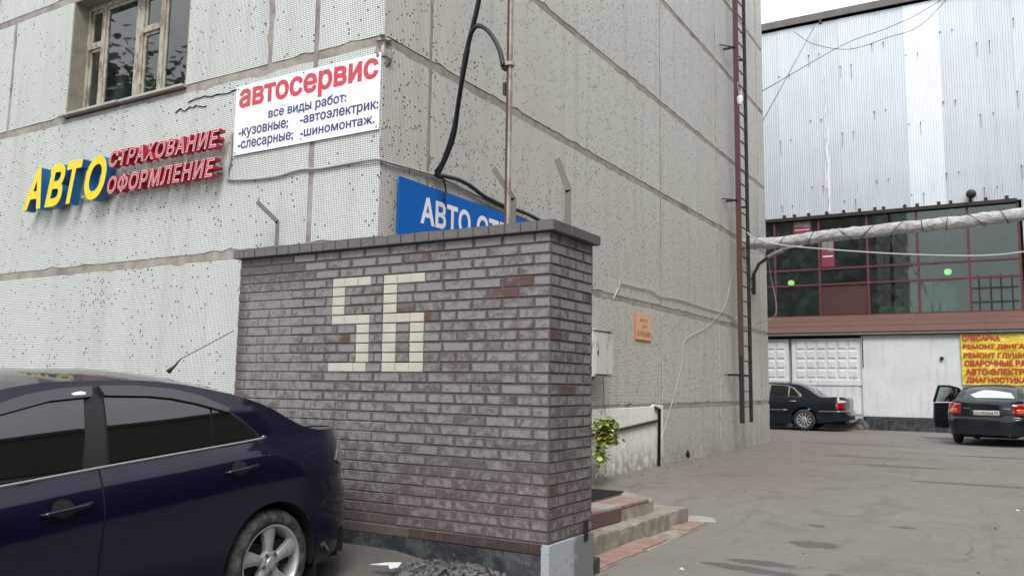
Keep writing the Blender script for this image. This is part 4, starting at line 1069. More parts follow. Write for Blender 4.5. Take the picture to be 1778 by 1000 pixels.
        for c in (0., s.wb):
            for sg_ in (1, -1):
                m = MB(); n = 24
                for i in range(n):
                    a0, a1 = math.pi*1.12*i/n-.06*math.pi, math.pi*1.12*(i+1)/n-.06*math.pi
                    p = [(c+math.cos(a)*s.arch, s.wz+math.sin(a)*s.arch) for a in (a0, a1)]
                    xo = [s.side(q[0], q[1])-.004 for q in p]
                    m.add([s.P(p[0][0], xo[0]*sg_, p[0][1]), s.P(p[1][0], xo[1]*sg_, p[1][1]), s.P(p[1][0], .5*sg_, p[1][1]), s.P(p[0][0], .5*sg_, p[0][1])], [(0, 1, 2, 3)])
                m.build('wheel_well', 'seam', root, smooth=True)
        # glazed greenhouse needs no void: panes sit on the painted shell
    def skin(s, name, poly, mat, root, sg_=1, off=.004, step=.05, top=False, depth=.012, label=None):
        """panel with a 2D outline laid on the side (u, z) or the top (u, x) surface"""
        def f3(a, b, o):
            if top:
                e = .004; z = s.top(a, b); nx = (s.top(a, b+e)-s.top(a, b-e))/(2*e); nu = (s.top(a+e, b)-s.top(a-e, b))/(2*e); nr = Vector((-nx, nu, 1)).normalized()
                return s.P(a, b, z)+nr*o
            e = .004; x = s.side(a, b); du = (s.side(a+e, b)-s.side(a-e, b))/(2*e); dz = (s.side(a, b+e)-s.side(a, b-e))/(2*e); nr = Vector((1, du, -dz)).normalized()
            p = s.P(a, x, b)+nr*o; return Vector((p.x*sg_, p.y, p.z))
        P = []
        for i, (x, y) in enumerate(poly):
            x2, y2 = poly[(i+1) % len(poly)]; n = max(1, int(math.dist((x, y), (x2, y2))/step))
            for k in range(n): P.append((x+(x2-x)*k/n, y+(y2-y)*k/n))
        nb = len(P); ed = [(i, (i+1) % nb) for i in range(nb)]
        def ins(x, y, pad=0):
            c = False; j = nb-1
            for i in range(nb):
                if (P[i][1] > y) != (P[j][1] > y) and x < (P[j][0]-P[i][0])*(y-P[i][1])/(P[j][1]-P[i][1])+P[i][0]: c = not c
                j = i
            return c
        xs = [p[0] for p in P]; ys = [p[1] for p in P]; pts = [Vector(p) for p in P]; x = min(xs)+step*.5
        while x < max(xs):
            y = min(ys)+step*.5
            while y < max(ys):
                if ins(x, y) and min(math.dist((x, y), p) for p in P) > step*.45: pts.append(Vector((x, y)))
                y += step
            x += step
        r = delaunay_2d_cdt(pts, ed, [], 0, 1e-6); vv, ff = r[0], r[2]
        ff = [f for f in ff if ins(sum(vv[i].x for i in f)/3, sum(vv[i].y for i in f)/3)]
        vs = [f3(v.x, v.y, off) for v in vv]; k = len(vs); vs += [f3(p[0], p[1], off) for p in P]+[f3(p[0], p[1], off-depth) for p in P]
        fs = [tuple(f) for f in ff]+[(k+i, k+nb+i, k+nb+(i+1) % nb, k+(i+1) % nb) for i in range(nb)]
        m = MB().add(vs, fs); me = bpy.data.meshes.new(name); me.from_pydata(m.v, [], m.f)
        bm = bmesh.new(); bm.from_mesh(me); bm.normal_update(); bad = []
        for f in bm.faces:
            c = f.calc_center_median()
            if f.index < len(ff):
                want = Vector((0, 0, 1)) if top else Vector((sg_, 0, 0))
                if f.normal.dot(want) < 0: f.normal_flip()
                f.smooth = True
                if f.calc_area() < 2e-6 or abs(f.normal.dot(want)) < .25: bad.append(f)
        bmesh.ops.delete(bm, geom=bad, context='FACES_ONLY')
        bm.to_mesh(me); bm.free(); me.update()
        o = link(name, me, root, mat)
        if label: o['label'] = label
        return o
    def line(s, name, pts, r, mat, root, sg_=1, off=.0, n=5, seg=4):
        P = cr([(a, b, 0) for a, b in pts], seg); q = []
        for p in P: x = s.side(p.x, p.y)+off; q.append(s.P(p.x, x*sg_, p.y))
        return MB().tube(q, r, n).build(name, mat, root, smooth=True)
def wheel(root, car, u, sg_, r=.316, w=.205, rim_r=.225, spokes=5, name='wheel', steel=False, twist=.0):
    x = car.W-.005
    def f(a, b, c): return (sg_*a, b, c)
    cx = 0
    e = MB(); pr = [(x-w, rim_r-.01), (x-w, rim_r+.02), (x-w+.02, r-.02), (x-w+.045, r-.003), (x-w*.5, r), (x-.045, r-.003), (x-.018, r-.022), (x-.004, r-.05), (x-.004, rim_r+.018), (x-.012, rim_r+.002), (x-.03, rim_r-.008)]
    e.lathe(pr, 'x', 48)
    t = e.build(name, 'tyre', root, angle=50); t.location = (0, -u, car.wz); t.scale = (sg_, 1, 1)
    if sg_ < 0:
        t.data.flip_normals()
    g_ = MB(); g_.lathe([(x-w+.02, rim_r-.004), (x-.035, rim_r-.012), (x-.018, rim_r-.004), (x-.010, rim_r), (x-.012, rim_r-.012), (x-.028, rim_r-.022), (x-.06, rim_r-.030), (x-w+.02, rim_r-.035)], 'x', 48)
    if not steel:
        for k in range(spokes):
            a = 2*math.pi*(k+.25)/spokes; ca, sa = math.cos(a), math.sin(a)
            w0, w1 = (.030, .056) if spokes == 5 else (.020, .024)
            pts = []
            for (rr, ww, xx) in [(.035, w0, x-.028), (.10, w0*1.02, x-.022), (.16, (w0+w1)/2, x-.018), (rim_r-.018, w1, x-.018)]:
                for sd in (-1, -.45, .45, 1):
                    tw = twist*(rr/rim_r)**2
                    yy = rr*math.cos(tw)-sd*ww*math.sin(tw); zz = rr*math.sin(tw)+sd*ww*math.cos(tw)
                    pts.append((xx-(.014 if abs(sd) == 1 else 0), yy*ca-zz*sa, yy*sa+zz*ca))
            back = [(p[0]-.03, p[1], p[2]) for p in pts]; n4 = 4; F = []
            for i in range(3):
                for j in range(3): F.append((i*4+j, i*4+j+1, (i+1)*4+j+1, (i+1)*4+j)); F.append((16+i*4+j, 16+(i+1)*4+j, 16+(i+1)*4+j+1, 16+i*4+j+1))
                F.append((i*4, (i+1)*4, 16+(i+1)*4, 16+i*4)); F.append((i*4+3, 16+i*4+3, 16+(i+1)*4+3, (i+1)*4+3))
            g_.add(pts+back, F)
        g_.lathe([(x-.055, .075), (x-.03, .072), (x-.022, .060), (x-.020, .034), (x-.012, .030), (x-.010, .0)], 'x', 24)
    else:
        g_.lathe([(x-.05, rim_r-.03), (x-.045, .14), (x-.03, .12), (x-.03, .05), (x-.015, .045), (x-.015, 0)], 'x', 30)
    rm = g_.build('rim', 'alloy', t, angle=35)
    if sg_ < 0: rm.data.flip_normals()
    d = MB().lathe([(x-.12, 0), (x-.12, .145), (x-.095, .145), (x-.095, 0)], 'x', 28).build('brake_disc', 'blacksteel', t, angle=40)
    MB().lathe([(x-w*.8, 0), (x-w*.8, rim_r-.02), (x-w*.75, rim_r-.02), (x-w*.75, 0)], 'x', 24).build('wheel_back', 'dark', t)
    if not steel and spokes == 5:
        m = MB()
        for k in range(5):
            a = 2*math.pi*(k+.25+.5)/5; m.lathe([(x-.024, .0001), (x-.0175, .011), (x-.019, .011), (x-.03, .012)], 'x', 10, (0, math.cos(a)*.055, math.sin(a)*.055))
        m.build('lug_nuts', 'blacksteel', t)['kind'] = 'stuff'
    return t

# --- foreground blue hatchback, tail towards the brick wall
ZG = .075
blue = Car(belt=[(-1.1, 1.045), (.07, 1.035), (.62, .985), (1.14, .94), (1.62, .89), (2.3, .85), (3.7, .80)], W=.885, zb=.97, tumble=.42, bump_z=.71, rear_lo=-1.06, rear_hi=-.99, ur=-.35, uf=2.9, front=3.66, pr=2.15, pf=2.6, wz=.314, wb=2.675, arch=.362,
    edge=[(-.99, .98), (-.95, 1.03), (-.86, 1.075), (-.70, 1.085), (-.34, 1.10), (-.20, 1.16), (-.04, 1.240), (.15, 1.300), (.30, 1.333), (.56, 1.375), (.85, 1.393), (1.10, 1.387), (1.34, 1.373), (1.56, 1.330), (1.95, 1.16), (2.35, .985), (2.6, .945), (3.0, .90), (3.3, .83), (3.5, .75), (3.66, .64)],
    crown=[(-.99, .01), (-.6, .012), (-.34, .02), (-.05, .06), (.4, .068), (1.1, .066), (1.6, .07), (2.2, .09), (2.5, .06), (3.2, .06), (3.66, .02)],
    bottom=[(-1.0, .40), (-.6, .30), (-.36, .22), (.4, .19), (2.4, .19), (3.0, .20), (3.66, .26)])
car1 = empty('parked_car', (-4.74, 3.72, ZG), 0, 'dark blue liftback car parked with its tail towards the brick wall', 'car')
blue.body(car1, 'blue')
fd = [(1.128, .955), (1.131, .80), (1.134, .69), (1.148, .55), (1.15, .30), (2.15, .28), (2.22, .50), (2.20, .75), (2.16, .865), (1.619, .905)]
rd = [(1.118, .955), (1.121, .80), (1.124, .69), (1.138, .55), (1.14, .30), (.47, .29), (.41, .42), (.335, .54), (.285, .62), (.185, .70), (.10, .785), (.052, .90), (.048, .965), (.085, 1.03), (.57, .997)]
wind = [(1.78, .905), (1.143, .956), (.62, 1.003), (.062, 1.055), (.085, 1.085), (.19, 1.172), (.30, 1.245), (.46, 1.305), (.62, 1.336), (.85, 1.355), (1.11, 1.350), (1.35, 1.325), (1.56, 1.270), (1.80, 1.165), (2.12, .99), (2.20, .905)]
for sg_ in (1, -1):
    def dil(P, k):
        c = (sum(p[0] for p in P)/len(P), sum(p[1] for p in P)/len(P)); return [(p[0]+(p[0]-c[0])/math.dist(p, c)*k, p[1]+(p[1]-c[1])/math.dist(p, c)*k) for p in P]
    blue.skin('door_gap', dil(fd, .006), 'seam', car1, sg_, .0012, .05, depth=.004); blue.skin('door_gap', dil(rd, .006), 'seam', car1, sg_, .0016, .05, depth=.004)
    fdo = blue.skin('door', fd, 'blue', car1, sg_, .0055, .04, depth=.005, label='front door'); rdo = blue.skin('door', rd, 'blue', car1, sg_, .0055, .04, depth=.005, label='rear door')
    blue.skin('window_surround', wind, 'blackplastic', car1, sg_, .003, .04, depth=.004)
    fg = [(1.93, .925), (1.212, .955), (1.175, 1.11), (1.142, 1.318), (1.35, 1.297), (1.53, 1.248), (1.76, 1.145), (2.0, 1.0)]
    rg_ = [(1.065, .975), (.430, 1.030), (.400, 1.270), (.46, 1.283), (.62, 1.312), (.85, 1.328), (1.033, 1.325)]
    qg = [(.418, 1.032), (.10, 1.068), (.125, 1.10), (.20, 1.155), (.30, 1.222), (.387, 1.262)]
    blue.skin('window_pane', fg, 'carglass', car1, sg_, .0115, .04, depth=.004); blue.skin('window_pane', rg_, 'carglass', car1, sg_, .0115, .04, depth=.004); blue.skin('quarter_pane', qg, 'carglass', car1, sg_, .0115, .04, depth=.004)
    blue.line('belt_trim', [(1.80, .893), (1.619, .905), (1.143, .953), (.62, 1.0), (.07, 1.050), (.058, 1.062)], .0095, 'chrome', car1, sg_, .006)
    for P in ([(1.06, 1.352), (1.035, 1.302), (.775, 1.298), (.64, 1.285), (.491, 1.257), (.288, 1.205), (.27, 1.228), (.46, 1.302), (.62, 1.336), (.85, 1.355)],
              [(1.575, 1.262), (1.433, 1.306), (1.286, 1.334), (1.095, 1.350), (1.105, 1.298), (1.325, 1.276), (1.579, 1.212), (1.80, 1.115), (1.99, 1.0), (2.05, 1.0), (1.82, 1.15)]):
        blue.skin('wind_deflector', P, 'visor', car1, sg_, .026, .04, depth=.02)
    blue.skin('fuel_gap' if sg_ > 0 else 'filler_gap', [(-.30+.084*math.cos(a), .868+.075*math.sin(a)) for a in [2*math.pi*i/24 for i in range(24)]], 'seam', car1, sg_, .0012, .05, depth=.003) if sg_ > 0 else None
    if sg_ > 0: blue.skin('fuel_flap', [(-.30+.079*math.cos(a), .868+.070*math.sin(a)) for a in [2*math.pi*i/24 for i in range(24)]], 'blue', car1, sg_, .0035, .03, depth=.003)
    tl = [(-.545, .885), (-.60, .945), (-.68, 1.0), (-.80, 1.03), (-.93, 1.02), (-.945, .88), (-.90, .845), (-.75, .835), (-.62, .85)]
    blue.skin('tail_lamp', tl, 'tailclear', car1, sg_, .009, .04, depth=.012)
    blue.line('bumper_seam', [(-.37, .60), (-.50, .69), (-.62, .735), (-.78, .745), (-.90, .745)], .003, 'seam', car1, sg_, .001)
    # handles, each over a flat dark disc painting in the recess shade
    for (u0, u1, z0, z1) in [(1.444, 1.19, .768, .797), (.390, .140, .876, .905)]:
        uc, zc = (u0+u1)/2+.015, (z0+z1)/2
        blue.skin('recess_shade', [(uc+.055*math.cos(a), zc+.045*math.sin(a)) for a in [2*math.pi*i/20 for i in range(20)]], 'seam', car1, sg_, .0065, .03, depth=.003)
        pts = []
        for t in [i/8 for i in range(9)]:
            u = u0+(u1-u0)*t; z = z0+(z1-z0)*t; x = blue.side(u, z)+.008+.028*math.sin(math.pi*t)**.5; pts.append((x*sg_, -u, z))
        m = MB().tube(pts, [.008, .012, .013, .013, .013, .013, .013, .013, .009], 8); m.build('door_handle', 'blue', car1, smooth=True)
    blue.skin('headlamp', [(3.05, .62), (3.10, .75), (3.35, .72), (3.56, .64), (3.56, .56), (3.3, .56)], 'tailclear', car1, sg_, .006, .04, depth=.008)
    m = MB(); m.lathe([(-.06, .0), (-.05, .06), (.0, .085), (.06, .075), (.08, .0)], 'z', 14); o = m.build('wing_mirror', 'blue', car1, angle=50); o.location = (sg_*.98, -1.98, 1.0)
    for u in (0, 2.675): wheel(car1, blue, u, sg_, .316, .205, .226, 5, twist=.10)
    MB().box(sg_*.68, sg_*.86, .375, .39, .10, .33).build('mud_flap', 'blackplastic', car1)
blue.skin('rear_window', [(-.30, -.50), (.22, -.46), (.27, 0), (.22, .46), (-.30, .50), (-.325, 0)], 'carglass', car1, 1, .004, .06, True)
blue.skin('windscreen', [(2.33, -.60), (1.62, -.50), (1.57, 0), (1.62, .50), (2.33, .60), (2.42, 0)], 'carglass', car1, 1, .004, .06, True)
blue.skin('boot_lid', [(-.36, -.60), (-.90, -.50), (-.955, 0), (-.90, .50), (-.36, .60)], 'blue', car1, 1, .005, .06, True)
# antenna and wiper
b0 = Vector((.0, -.15, 1.452)); MB().tube([b0+Vector((0, .0, .0)), b0+Vector((0, .05, .04)), b0+Vector((0, .09, .085))], [.016, .008, .004], 8).build('antenna_base', 'blackplastic', car1, smooth=True)
MB().tube([b0+Vector((0, .09, .085)), b0+Vector((0, .52, .30))], .0028, 6).build('antenna', 'blackplastic', car1)
MB().tube([(-.05, .32, 1.17), (-.02, .16, 1.245), (.0, .02, 1.32)], [.014, .01, .008], 6).tube([(.28, .26, 1.20), (-.05, .22, 1.235), (-.35, .24, 1.2)], .008, 6).build('rear_wiper', 'blackplastic', car1)
blue.skin('sticker', [(1.20, 1.302), (1.14, 1.306), (1.135, 1.316), (1.16, 1.322), (1.19, 1.318), (1.215, 1.308)], 'whiteprint', car1, 1, .0275, .03, depth=.001)

# --- far cars
bmw = Car(W=.93, zb=.98, tumble=.50, bump_z=.60, rear_lo=-1.27, rear_hi=-1.22, ur=-.9, uf=3.1, front=3.85, pr=2.6, pf=2.6, wz=.318, wb=2.93, arch=.375,
    edge=[(-1.22, .93), (-1.16, .975), (-.6, 1.0), (-.46, 1.01), (-.2, 1.17), (.11, 1.34), (.35, 1.385), (.9, 1.415), (1.4, 1.39), (1.8, 1.27), (2.3, 1.0), (2.9, .93), (3.5, .82), (3.85, .66)],
    crown=[(-1.22, .005), (-.5, .015), (-.1, .04), (.5, .055), (1.4, .055), (2.2, .05), (3.85, .02)],
    bottom=[(-1.25, .33), (-.5, .24), (.5, .19), (3., .19), (3.85, .25)])
car2 = empty('parked_car', (-5.395, 27.23, .25), R(-90), 'black saloon parked sideways in front of the white gates', 'car')
bmw.body(car2, 'blackpaint')
for sg_ in (1, -1):
    W2 = [(1.9, .98), (.06, 1.0), (.10, 1.10), (.30, 1.27), (.5, 1.34), (1.1, 1.375), (1.45, 1.33), (1.95, 1.06)]
    bmw.skin('window_surround', W2, 'chrome', car2, sg_, .003, .06, depth=.004)
    bmw.skin('window_pane', [(1.02, .995), (.47, 1.0), (.46, 1.31), (.6, 1.335), (1.0, 1.35)], 'carglass', car2, sg_, .006, .06, depth=.004)
    bmw.skin('window_pane', [(1.88, .995), (1.08, .995), (1.06, 1.35), (1.43, 1.31), (1.86, 1.07)], 'carglass', car2, sg_, .006, .06, depth=.004)
    bmw.skin('quarter_pane', [(.43, 1.005), (.12, 1.015), (.32, 1.24), (.42, 1.29)], 'carglass', car2, sg_, .006, .06, depth=.004)
    bmw.line('body_trim', [(2.4, .60), (1.2, .60), (.46, .60)], .012, 'chrome', car2, sg_, .004)
    bmw.line('bumper_trim', [(-.42, .58), (-.8, .585), (-1.1, .59), (-1.2, .59)], .014, 'chrome', car2, sg_, .006)
    bmw.line('door_seam', [(.12, .98), (.16, .86), (.35, .70), (.46, .55), (.48, .3)], .004, 'seam', car2, sg_, .001)
    bmw.line('door_seam', [(1.05, .98), (1.06, .6), (1.06, .28)], .004, 'seam', car2, sg_, .001)
    bmw.skin('tail_lamp', [(-.93, .66), (-.90, .78), (-.99, .86), (-1.1, .92), (-1.20, .90), (-1.21, .68)], 'tail', car2, sg_, .008, .05, depth=.01)
    bmw.skin('indicator_lens', [(-.97, .84), (-1.02, .915), (-1.19, .90), (-1.19, .86), (-1.05, .845)], 'plate', car2, sg_, .012, .05, depth=.01)
    MB().tube([((bmw.side(.3, .86)+.02)*sg_, -.42, .865), ((bmw.side(.3, .86)+.03)*sg_, -.32, .87), ((bmw.side(.3, .86)+.015)*sg_, -.22, .868)], .012, 6).build('door_handle', 'chrome', car2)
    for u in (0, 2.93): wheel(car2, bmw, u, sg_, .318, .21, .215, 11)
bmw.skin('rear_window', [(-.42, -.55), (.15, -.5), (.18, 0), (.15, .5), (-.42, .55)], 'carglass', car2, 1, .004, .08, True)
bmw.skin('windscreen', [(2.25, -.6), (1.5, -.5), (1.47, 0), (1.5, .5), (2.25, .6)], 'carglass', car2, 1, .004, .08, True)
MB().tube([(-.1, .02, 1.44), (-.1, .07, 1.50)], .006, 5).tube([(-.1, -.02, 1.44), (-.1, .03, 1.50)], .006, 5).build('antenna', 'blackplastic', car2)
m = MB(); m.lathe([(0, .03), (.16, .03), (.16, .024), (0, .024)], 'y', 12); o = m.build('exhaust_pipe', 'chrome', car2); o.location = (.5, 1.12, .29)

lan = Car(W=.84, zb=.95, tumble=.40, bump_z=.63, rear_lo=-.95, rear_hi=-.88, ur=-.45, uf=2.7, front=3.28, pr=3.2, pf=2.6, wz=.285, wb=2.52, arch=.335,
    edge=[(-.88, .95), (-.82, 1.0), (-.5, 1.02), (-.32, 1.03), (-.05, 1.20), (.2, 1.315), (.5, 1.35), (1.0, 1.36), (1.35, 1.31), (1.9, 1.0), (2.4, .92), (3.0, .80), (3.28, .64)],
    crown=[(-.88, .015), (-.3, .02), (.0, .05), (.6, .06), (1.4, .06), (2., .05), (3.28, .02)],
    bottom=[(-.95, .26), (-.4, .22), (.5, .19), (3., .19), (3.28, .25)])
# heading away from the viewer: local +y (tail) must point to world -y
car3 = empty('parked_car', (-.40, 22.93, .25), R(180-7), 'black saloon seen from behind with its left front door open', 'car')
lan.body(car3, 'blackpaint2')
for sg_ in (1, -1):
    lan.skin('window_pane', [(1.85, .97), (1.0, .96), (1.0, 1.30), (1.32, 1.26), (1.6, 1.12)] if True else [], 'carglass', car3, sg_, .006, .06, depth=.004)
    lan.skin('window_pane', [(.95, .96), (.15, .97), (.18, 1.10), (.35, 1.25), (.6, 1.30), (.95, 1.31)], 'carglass', car3, sg_, .006, .06, depth=.004)
    for u in (0, 2.52): wheel(car3, lan, u, sg_, .285, .185, .19, 5, steel=True)
def back(car, x, z, off=.0):
    """point on the tail at cross position x, height z"""
    lo, hi = car.ur-.0001, car.lr(z)
    h = car.half(z); t = (1-min(.999, abs(x)/h)**car.pr)**(1/car.pr); u = car.ur-(car.ur-car.lr(z))*t
    return Vector((x, -(u-off), z))
def back_patch(car, name, x0, x1, z0, z1, mat, root, off=.006, n=8, label=None, shape=None):
    vs = []; fs = []; m = 4
    for j in range(m+1):
        for i in range(n+1):
            x = x0+(x1-x0)*i/n; z = z0+(z1-z0)*j/m
            vs.append(back(car, x, z, off))
    for j in range(m):
        for i in range(n): a = j*(n+1)+i; fs.append((a, a+1, a+n+2, a+n+1))
    k = len(vs); vs += [back(car, x0+(x1-x0)*i/n, z, off-.02) for z in (z0, z1) for i in range(n+1)]
    fs += [(i, i+1, k+i+1, k+i) for i in range(n)]+[(m*(n+1)+i, m*(n+1)+i+1, k+n+1+i+1, k+n+1+i) for i in range(n)]
    o = MB().add(vs, fs).build(name, mat, root, smooth=True)
    if label: o['label'] = label
    return o
for sg_ in (1, -1):
    a, b = sorted((sg_*.52, sg_*.83)); back_patch(lan, 'tail_lamp', a, b, .70, .96, 'tail', car3, .010)
    a, b = sorted((sg_*.60, sg_*.80)); back_patch(lan, 'turn_lens', a, b, .74, .84, 'tailorange', car3, .018)
    lan.skin('tail_lamp', [(-.42, .70), (-.52, .96), (-.62, .965), (-.70, .70)], 'tail', car3, sg_, .010, .05, depth=.01)
back_patch(lan, 'plate_panel', -.34, .34, .66, .82, 'blackplastic', car3, .004)
back_patch(lan, 'plate', -.26, .26, .69, .80, 'plate', car3, .012)
PXc = lambda a, b, d: back(lan, .245-a, .705+b, .018)
for s_, xx, w_ in (('о175хм', .0, .375), ('77', .40, .085)):
    text_box('plate_number', s_.upper(), lambda a, b, d, xx=xx: back(lan, .245-xx-a, .708+b, .016), w_, .07, 'blackprint', car3, offset=.012)
for sg_ in (-1, 1): back_patch(lan, 'badge', sg_*.40-.07, sg_*.40+.07, .845, .858, 'chrome', car3, .008)
back_patch(lan, 'bumper_line', -.72, .72, .605, .618, 'seam', car3, .004)
back_patch(lan, 'boot_seam', -.50, .50, .645, .652, 'seam', car3, .004)
lan.skin('rear_window', [(-.27, -.56), (.12, -.50), (.15, 0), (.12, .50), (-.27, .56)], 'carglass', car3, 1, .005, .07, True)
lan.skin('windscreen', [(1.85, -.6), (1.4, -.5), (1.85, .6)], 'carglass', car3, 1, .005, .07, True)
lan.skin('parcel_cloth', [(-.25, -.50), (-.1, -.42), (-.04, -.1), (-.02, .15), (-.16, .42), (-.26, .30)], 'cloth', car3, 1, .008, .06, True, .002)
MB().tube([(-.45, .80, .24), (-.45, .98, .24)], .022, 8).build('exhaust_pipe', 'blacksteel', car3)
# open front left door (left = local +x for heading -y)
dr = MB(); th = .05
hx, hy = .80, -2.02
prof = [(0, .28), (0, .93), (.02, .95)]
lo = [(0, .27), (1.02, .30), (1.06, .55), (1.05, .93), (0, .95)]
ddo = MB().prism(lo, lambda a, b, d: (d+.0-.10*max(0, (b-.7))*.8, a, b), -.03, .03).build('open_door', 'blackpaint2', car3, bevel=.008)
ddo.location = (hx, hy, 0); ddo.rotation_euler = (0, 0, R(-42)); ddo['label'] = 'front left door standing open'
fr = MB(); pts = [(.03, .95), (.42, 1.30), (.70, 1.36), (1.0, 1.36), (1.05, .95)]
for p, q in zip(pts[:-1], pts[1:]): fr.bar((-.02-(p[1]-.95)*.35, p[0], p[1]), (-.02-(q[1]-.95)*.35, q[0], q[1]), .05, .045, (1, 0, 0))
o = fr.build('window_frame', 'blackplastic', ddo)
o = MB().prism([(.06, .955), (.43, 1.28), (.70, 1.335), (.98, 1.335), (1.03, .955)], lambda a, b, d: (-.02-(b-.95)*.35+d, a, b), -.002, .002).build('window_pane', 'clearglass', ddo)

van = Car(W=.88, zb=1.05, tumble=.35, bump_z=.60, rear_lo=-.8, rear_hi=-.76, ur=-.5, uf=2.9, front=3.6, pr=4, pf=2.6, wz=.34, wb=2.7, arch=.4,
    edge=[(-.76, 1.3), (-.7, 1.45), (-.5, 1.52), (.5, 1.56), (1.3, 1.54), (1.7, 1.40), (2.2, 1.1), (2.9, 1.0), (3.4, .9), (3.6, .7)],
    crown=[(-.76, .02), (.5, .05), (2., .05), (3.6, .02)], bottom=[(-.8, .3), (3.6, .26)])
car4 = empty('parked_car', (1.12, 27.4, .25), R(90), 'dark estate car roof showing behind the black saloon at the picture edge', 'car')
van.body(car4, 'blackpaint')
for sg_ in (1, -1):
    van.skin('window_pane', [(2.1, 1.07), (.0, 1.07), (-.4, 1.12), (-.35, 1.42), (.5, 1.49), (1.3, 1.47)], 'carglass', car4, sg_, .006, .08, depth=.004)
    van.skin('tail_lamp', [(-.55, .75), (-.55, 1.1), (-.7, 1.1), (-.74, .75)], 'tail', car4, sg_, .008, .06, depth=.01)
    for u in (0, 2.7): wheel(car4, van, u, sg_, .34, .21, .22, 8)

# ------------------------------------------------------------------ far workshop building
YL, YU = 28.54, 30.0; XL0, XR0 = -16., 11.
fb = empty('workshop_building', (-4, YL, .2), 0, 'two part workshop with sheet metal top, long window band and white lower wall', 'building')
def inf(o): return child_world(o, fb)
inf(MB().box(XL0, XR0, YU+7, YU+7.3, .0, 14.4).box(XL0, XL0+.3, YU+.3, YU+7, 0, 14.4).box(XR0-.3, XR0, YU+.3, YU+7, 0, 14.4).build('rear_wall', 'interior'))
inf(MB().box(XL0+.31, XR0-.31, YU+.12, YU+6.99, 3.70, 3.85).build('upper_floor', 'interior'))
inf(MB().box(XL0+.31, XR0-.31, YU+.2, YU+6.99, 9.2, 9.4).build('ceiling', 'interior'))
inf(MB().box(XL0-.3, XR0+.3, YU-.12, YU+7.4, 14.60, 14.78).build('roof', 'blacksteel'))
inf(MB().box(XL0-.3, XR0+.3, YU-.17, YU-.122, 14.52, 14.78).build('fascia', 'fascia', bevel=.01))
# corrugated sheets
SX = [-1.534+1.045*i for i in range(-14, 12)]
rc = random.Random(8)
for i, x0 in enumerate(SX):
    x1 = x0+1.075; zb_ = 7.44; 
    if x0 > .40: zb_ = 3.95
    n = 14; v = []; yo = YU-.02-(i % 2)*.012
    for k in range(n*4+1):
        x = x0+(x1-x0)*k/(n*4); ph = k % 4; d = (0, 0, .015, .015)[ph]
        for z in (zb_+rc.uniform(-.0, .0), 14.45): v.append((x, yo-d, z))
    f = [(2*k, 2*k+2, 2*k+3, 2*k+1) for k in range(n*4)]
    white = i in (13, )
    o = inf(MB().add(v, f).build('cladding_sheet', 'galv_white' if white else 'galv', fix=False))
    if white: o['label'] = 'paler limed sheet'
    m = MB()
    for z in ([7.9, 10.3, 12.7] if i % 2 else [8.5, 10.9, 13.3])+([5.2] if zb_ < 5 else []):
        for xx in (x0+.06, x0+.42):
            m.box(xx-.018, xx+.018, yo-.045, yo-.023, z-.018, z+.018)
            if rc.random() < .6: m.box(xx-.006, xx+.006, yo-.026, yo-.0235, z-.02-rc.uniform(.1, .55), z-.02)
    inf(m.build('sheet_screws', 'blacksteel'))['kind'] = 'stuff'
# limewash runs down one seam
m = MB()
for k in range(46):
    x = -5.12+rc.gauss(0, .045); z = rc.uniform(7.5, 12.5); l_ = rc.uniform(.15, .9)*(1.3-(z-7.5)/6); w_ = rc.uniform(.006, .03)*(1.2-(z-7.5)/7)
    m.add([(x-w_, YU-.058-k*.0003, z), (x+w_, YU-.058-k*.0003, z+rc.uniform(-.03, .03)), (x+w_*.6, YU-.058-k*.0003, z+l_), (x-w_*.3, YU-.058-k*.0003, z+l_)], [(0, 1, 2, 3)])
o = inf(m.build('lime_streak', 'whiteprint', fix=False)); o['label'] = 'white lime streak on the cladding'; o['kind'] = 'stuff'
# beam above glazing with small brackets
inf(MB().box(XL0, .44, YU-.16, YU-.02, 7.36, 7.475).build('lintel_beam', 'blacksteel'))
for x in (-6.617, -6.268, -5.787, -5.187, -4.635, -4.13, -3.649, -3.38, -2.737, -2.365, -1.731, -1.387, -.829, -.403, .168):
    rot = rc.random() < .4; m = MB().box(-.05, .05, -.06, .0, -.05, .05); o = m.build('beam_bracket', 'blacksteel'); o.location = (x, YU-.10, 7.53); o.rotation_euler = (0, R(45) if rot else 0, 0); inf(o)
dm = empty('round_vent', (-.80, YU-.06, 7.72), 0, 'round dark vent hood on the sheet metal above the windows', 'vent')
m = MB(); m.lathe([(0, .06), (-.12, .06), (-.14, .15), (-.24, .13), (-.30, .05), (-.30, 0)], 'y', 18); m.build('hood', 'blacksteel', dm, angle=40)
eb = empty('roof_bracket', (-5.15, YU-.45, 14.25), 0, 'small dark wire bracket under the roof edge', 'bracket')
MB().box(-.05, .05, -.12, 0, -.05, .05).bar((0, -.02, 0), (0, .1, .2), .04).build('arm', 'blacksteel', eb)
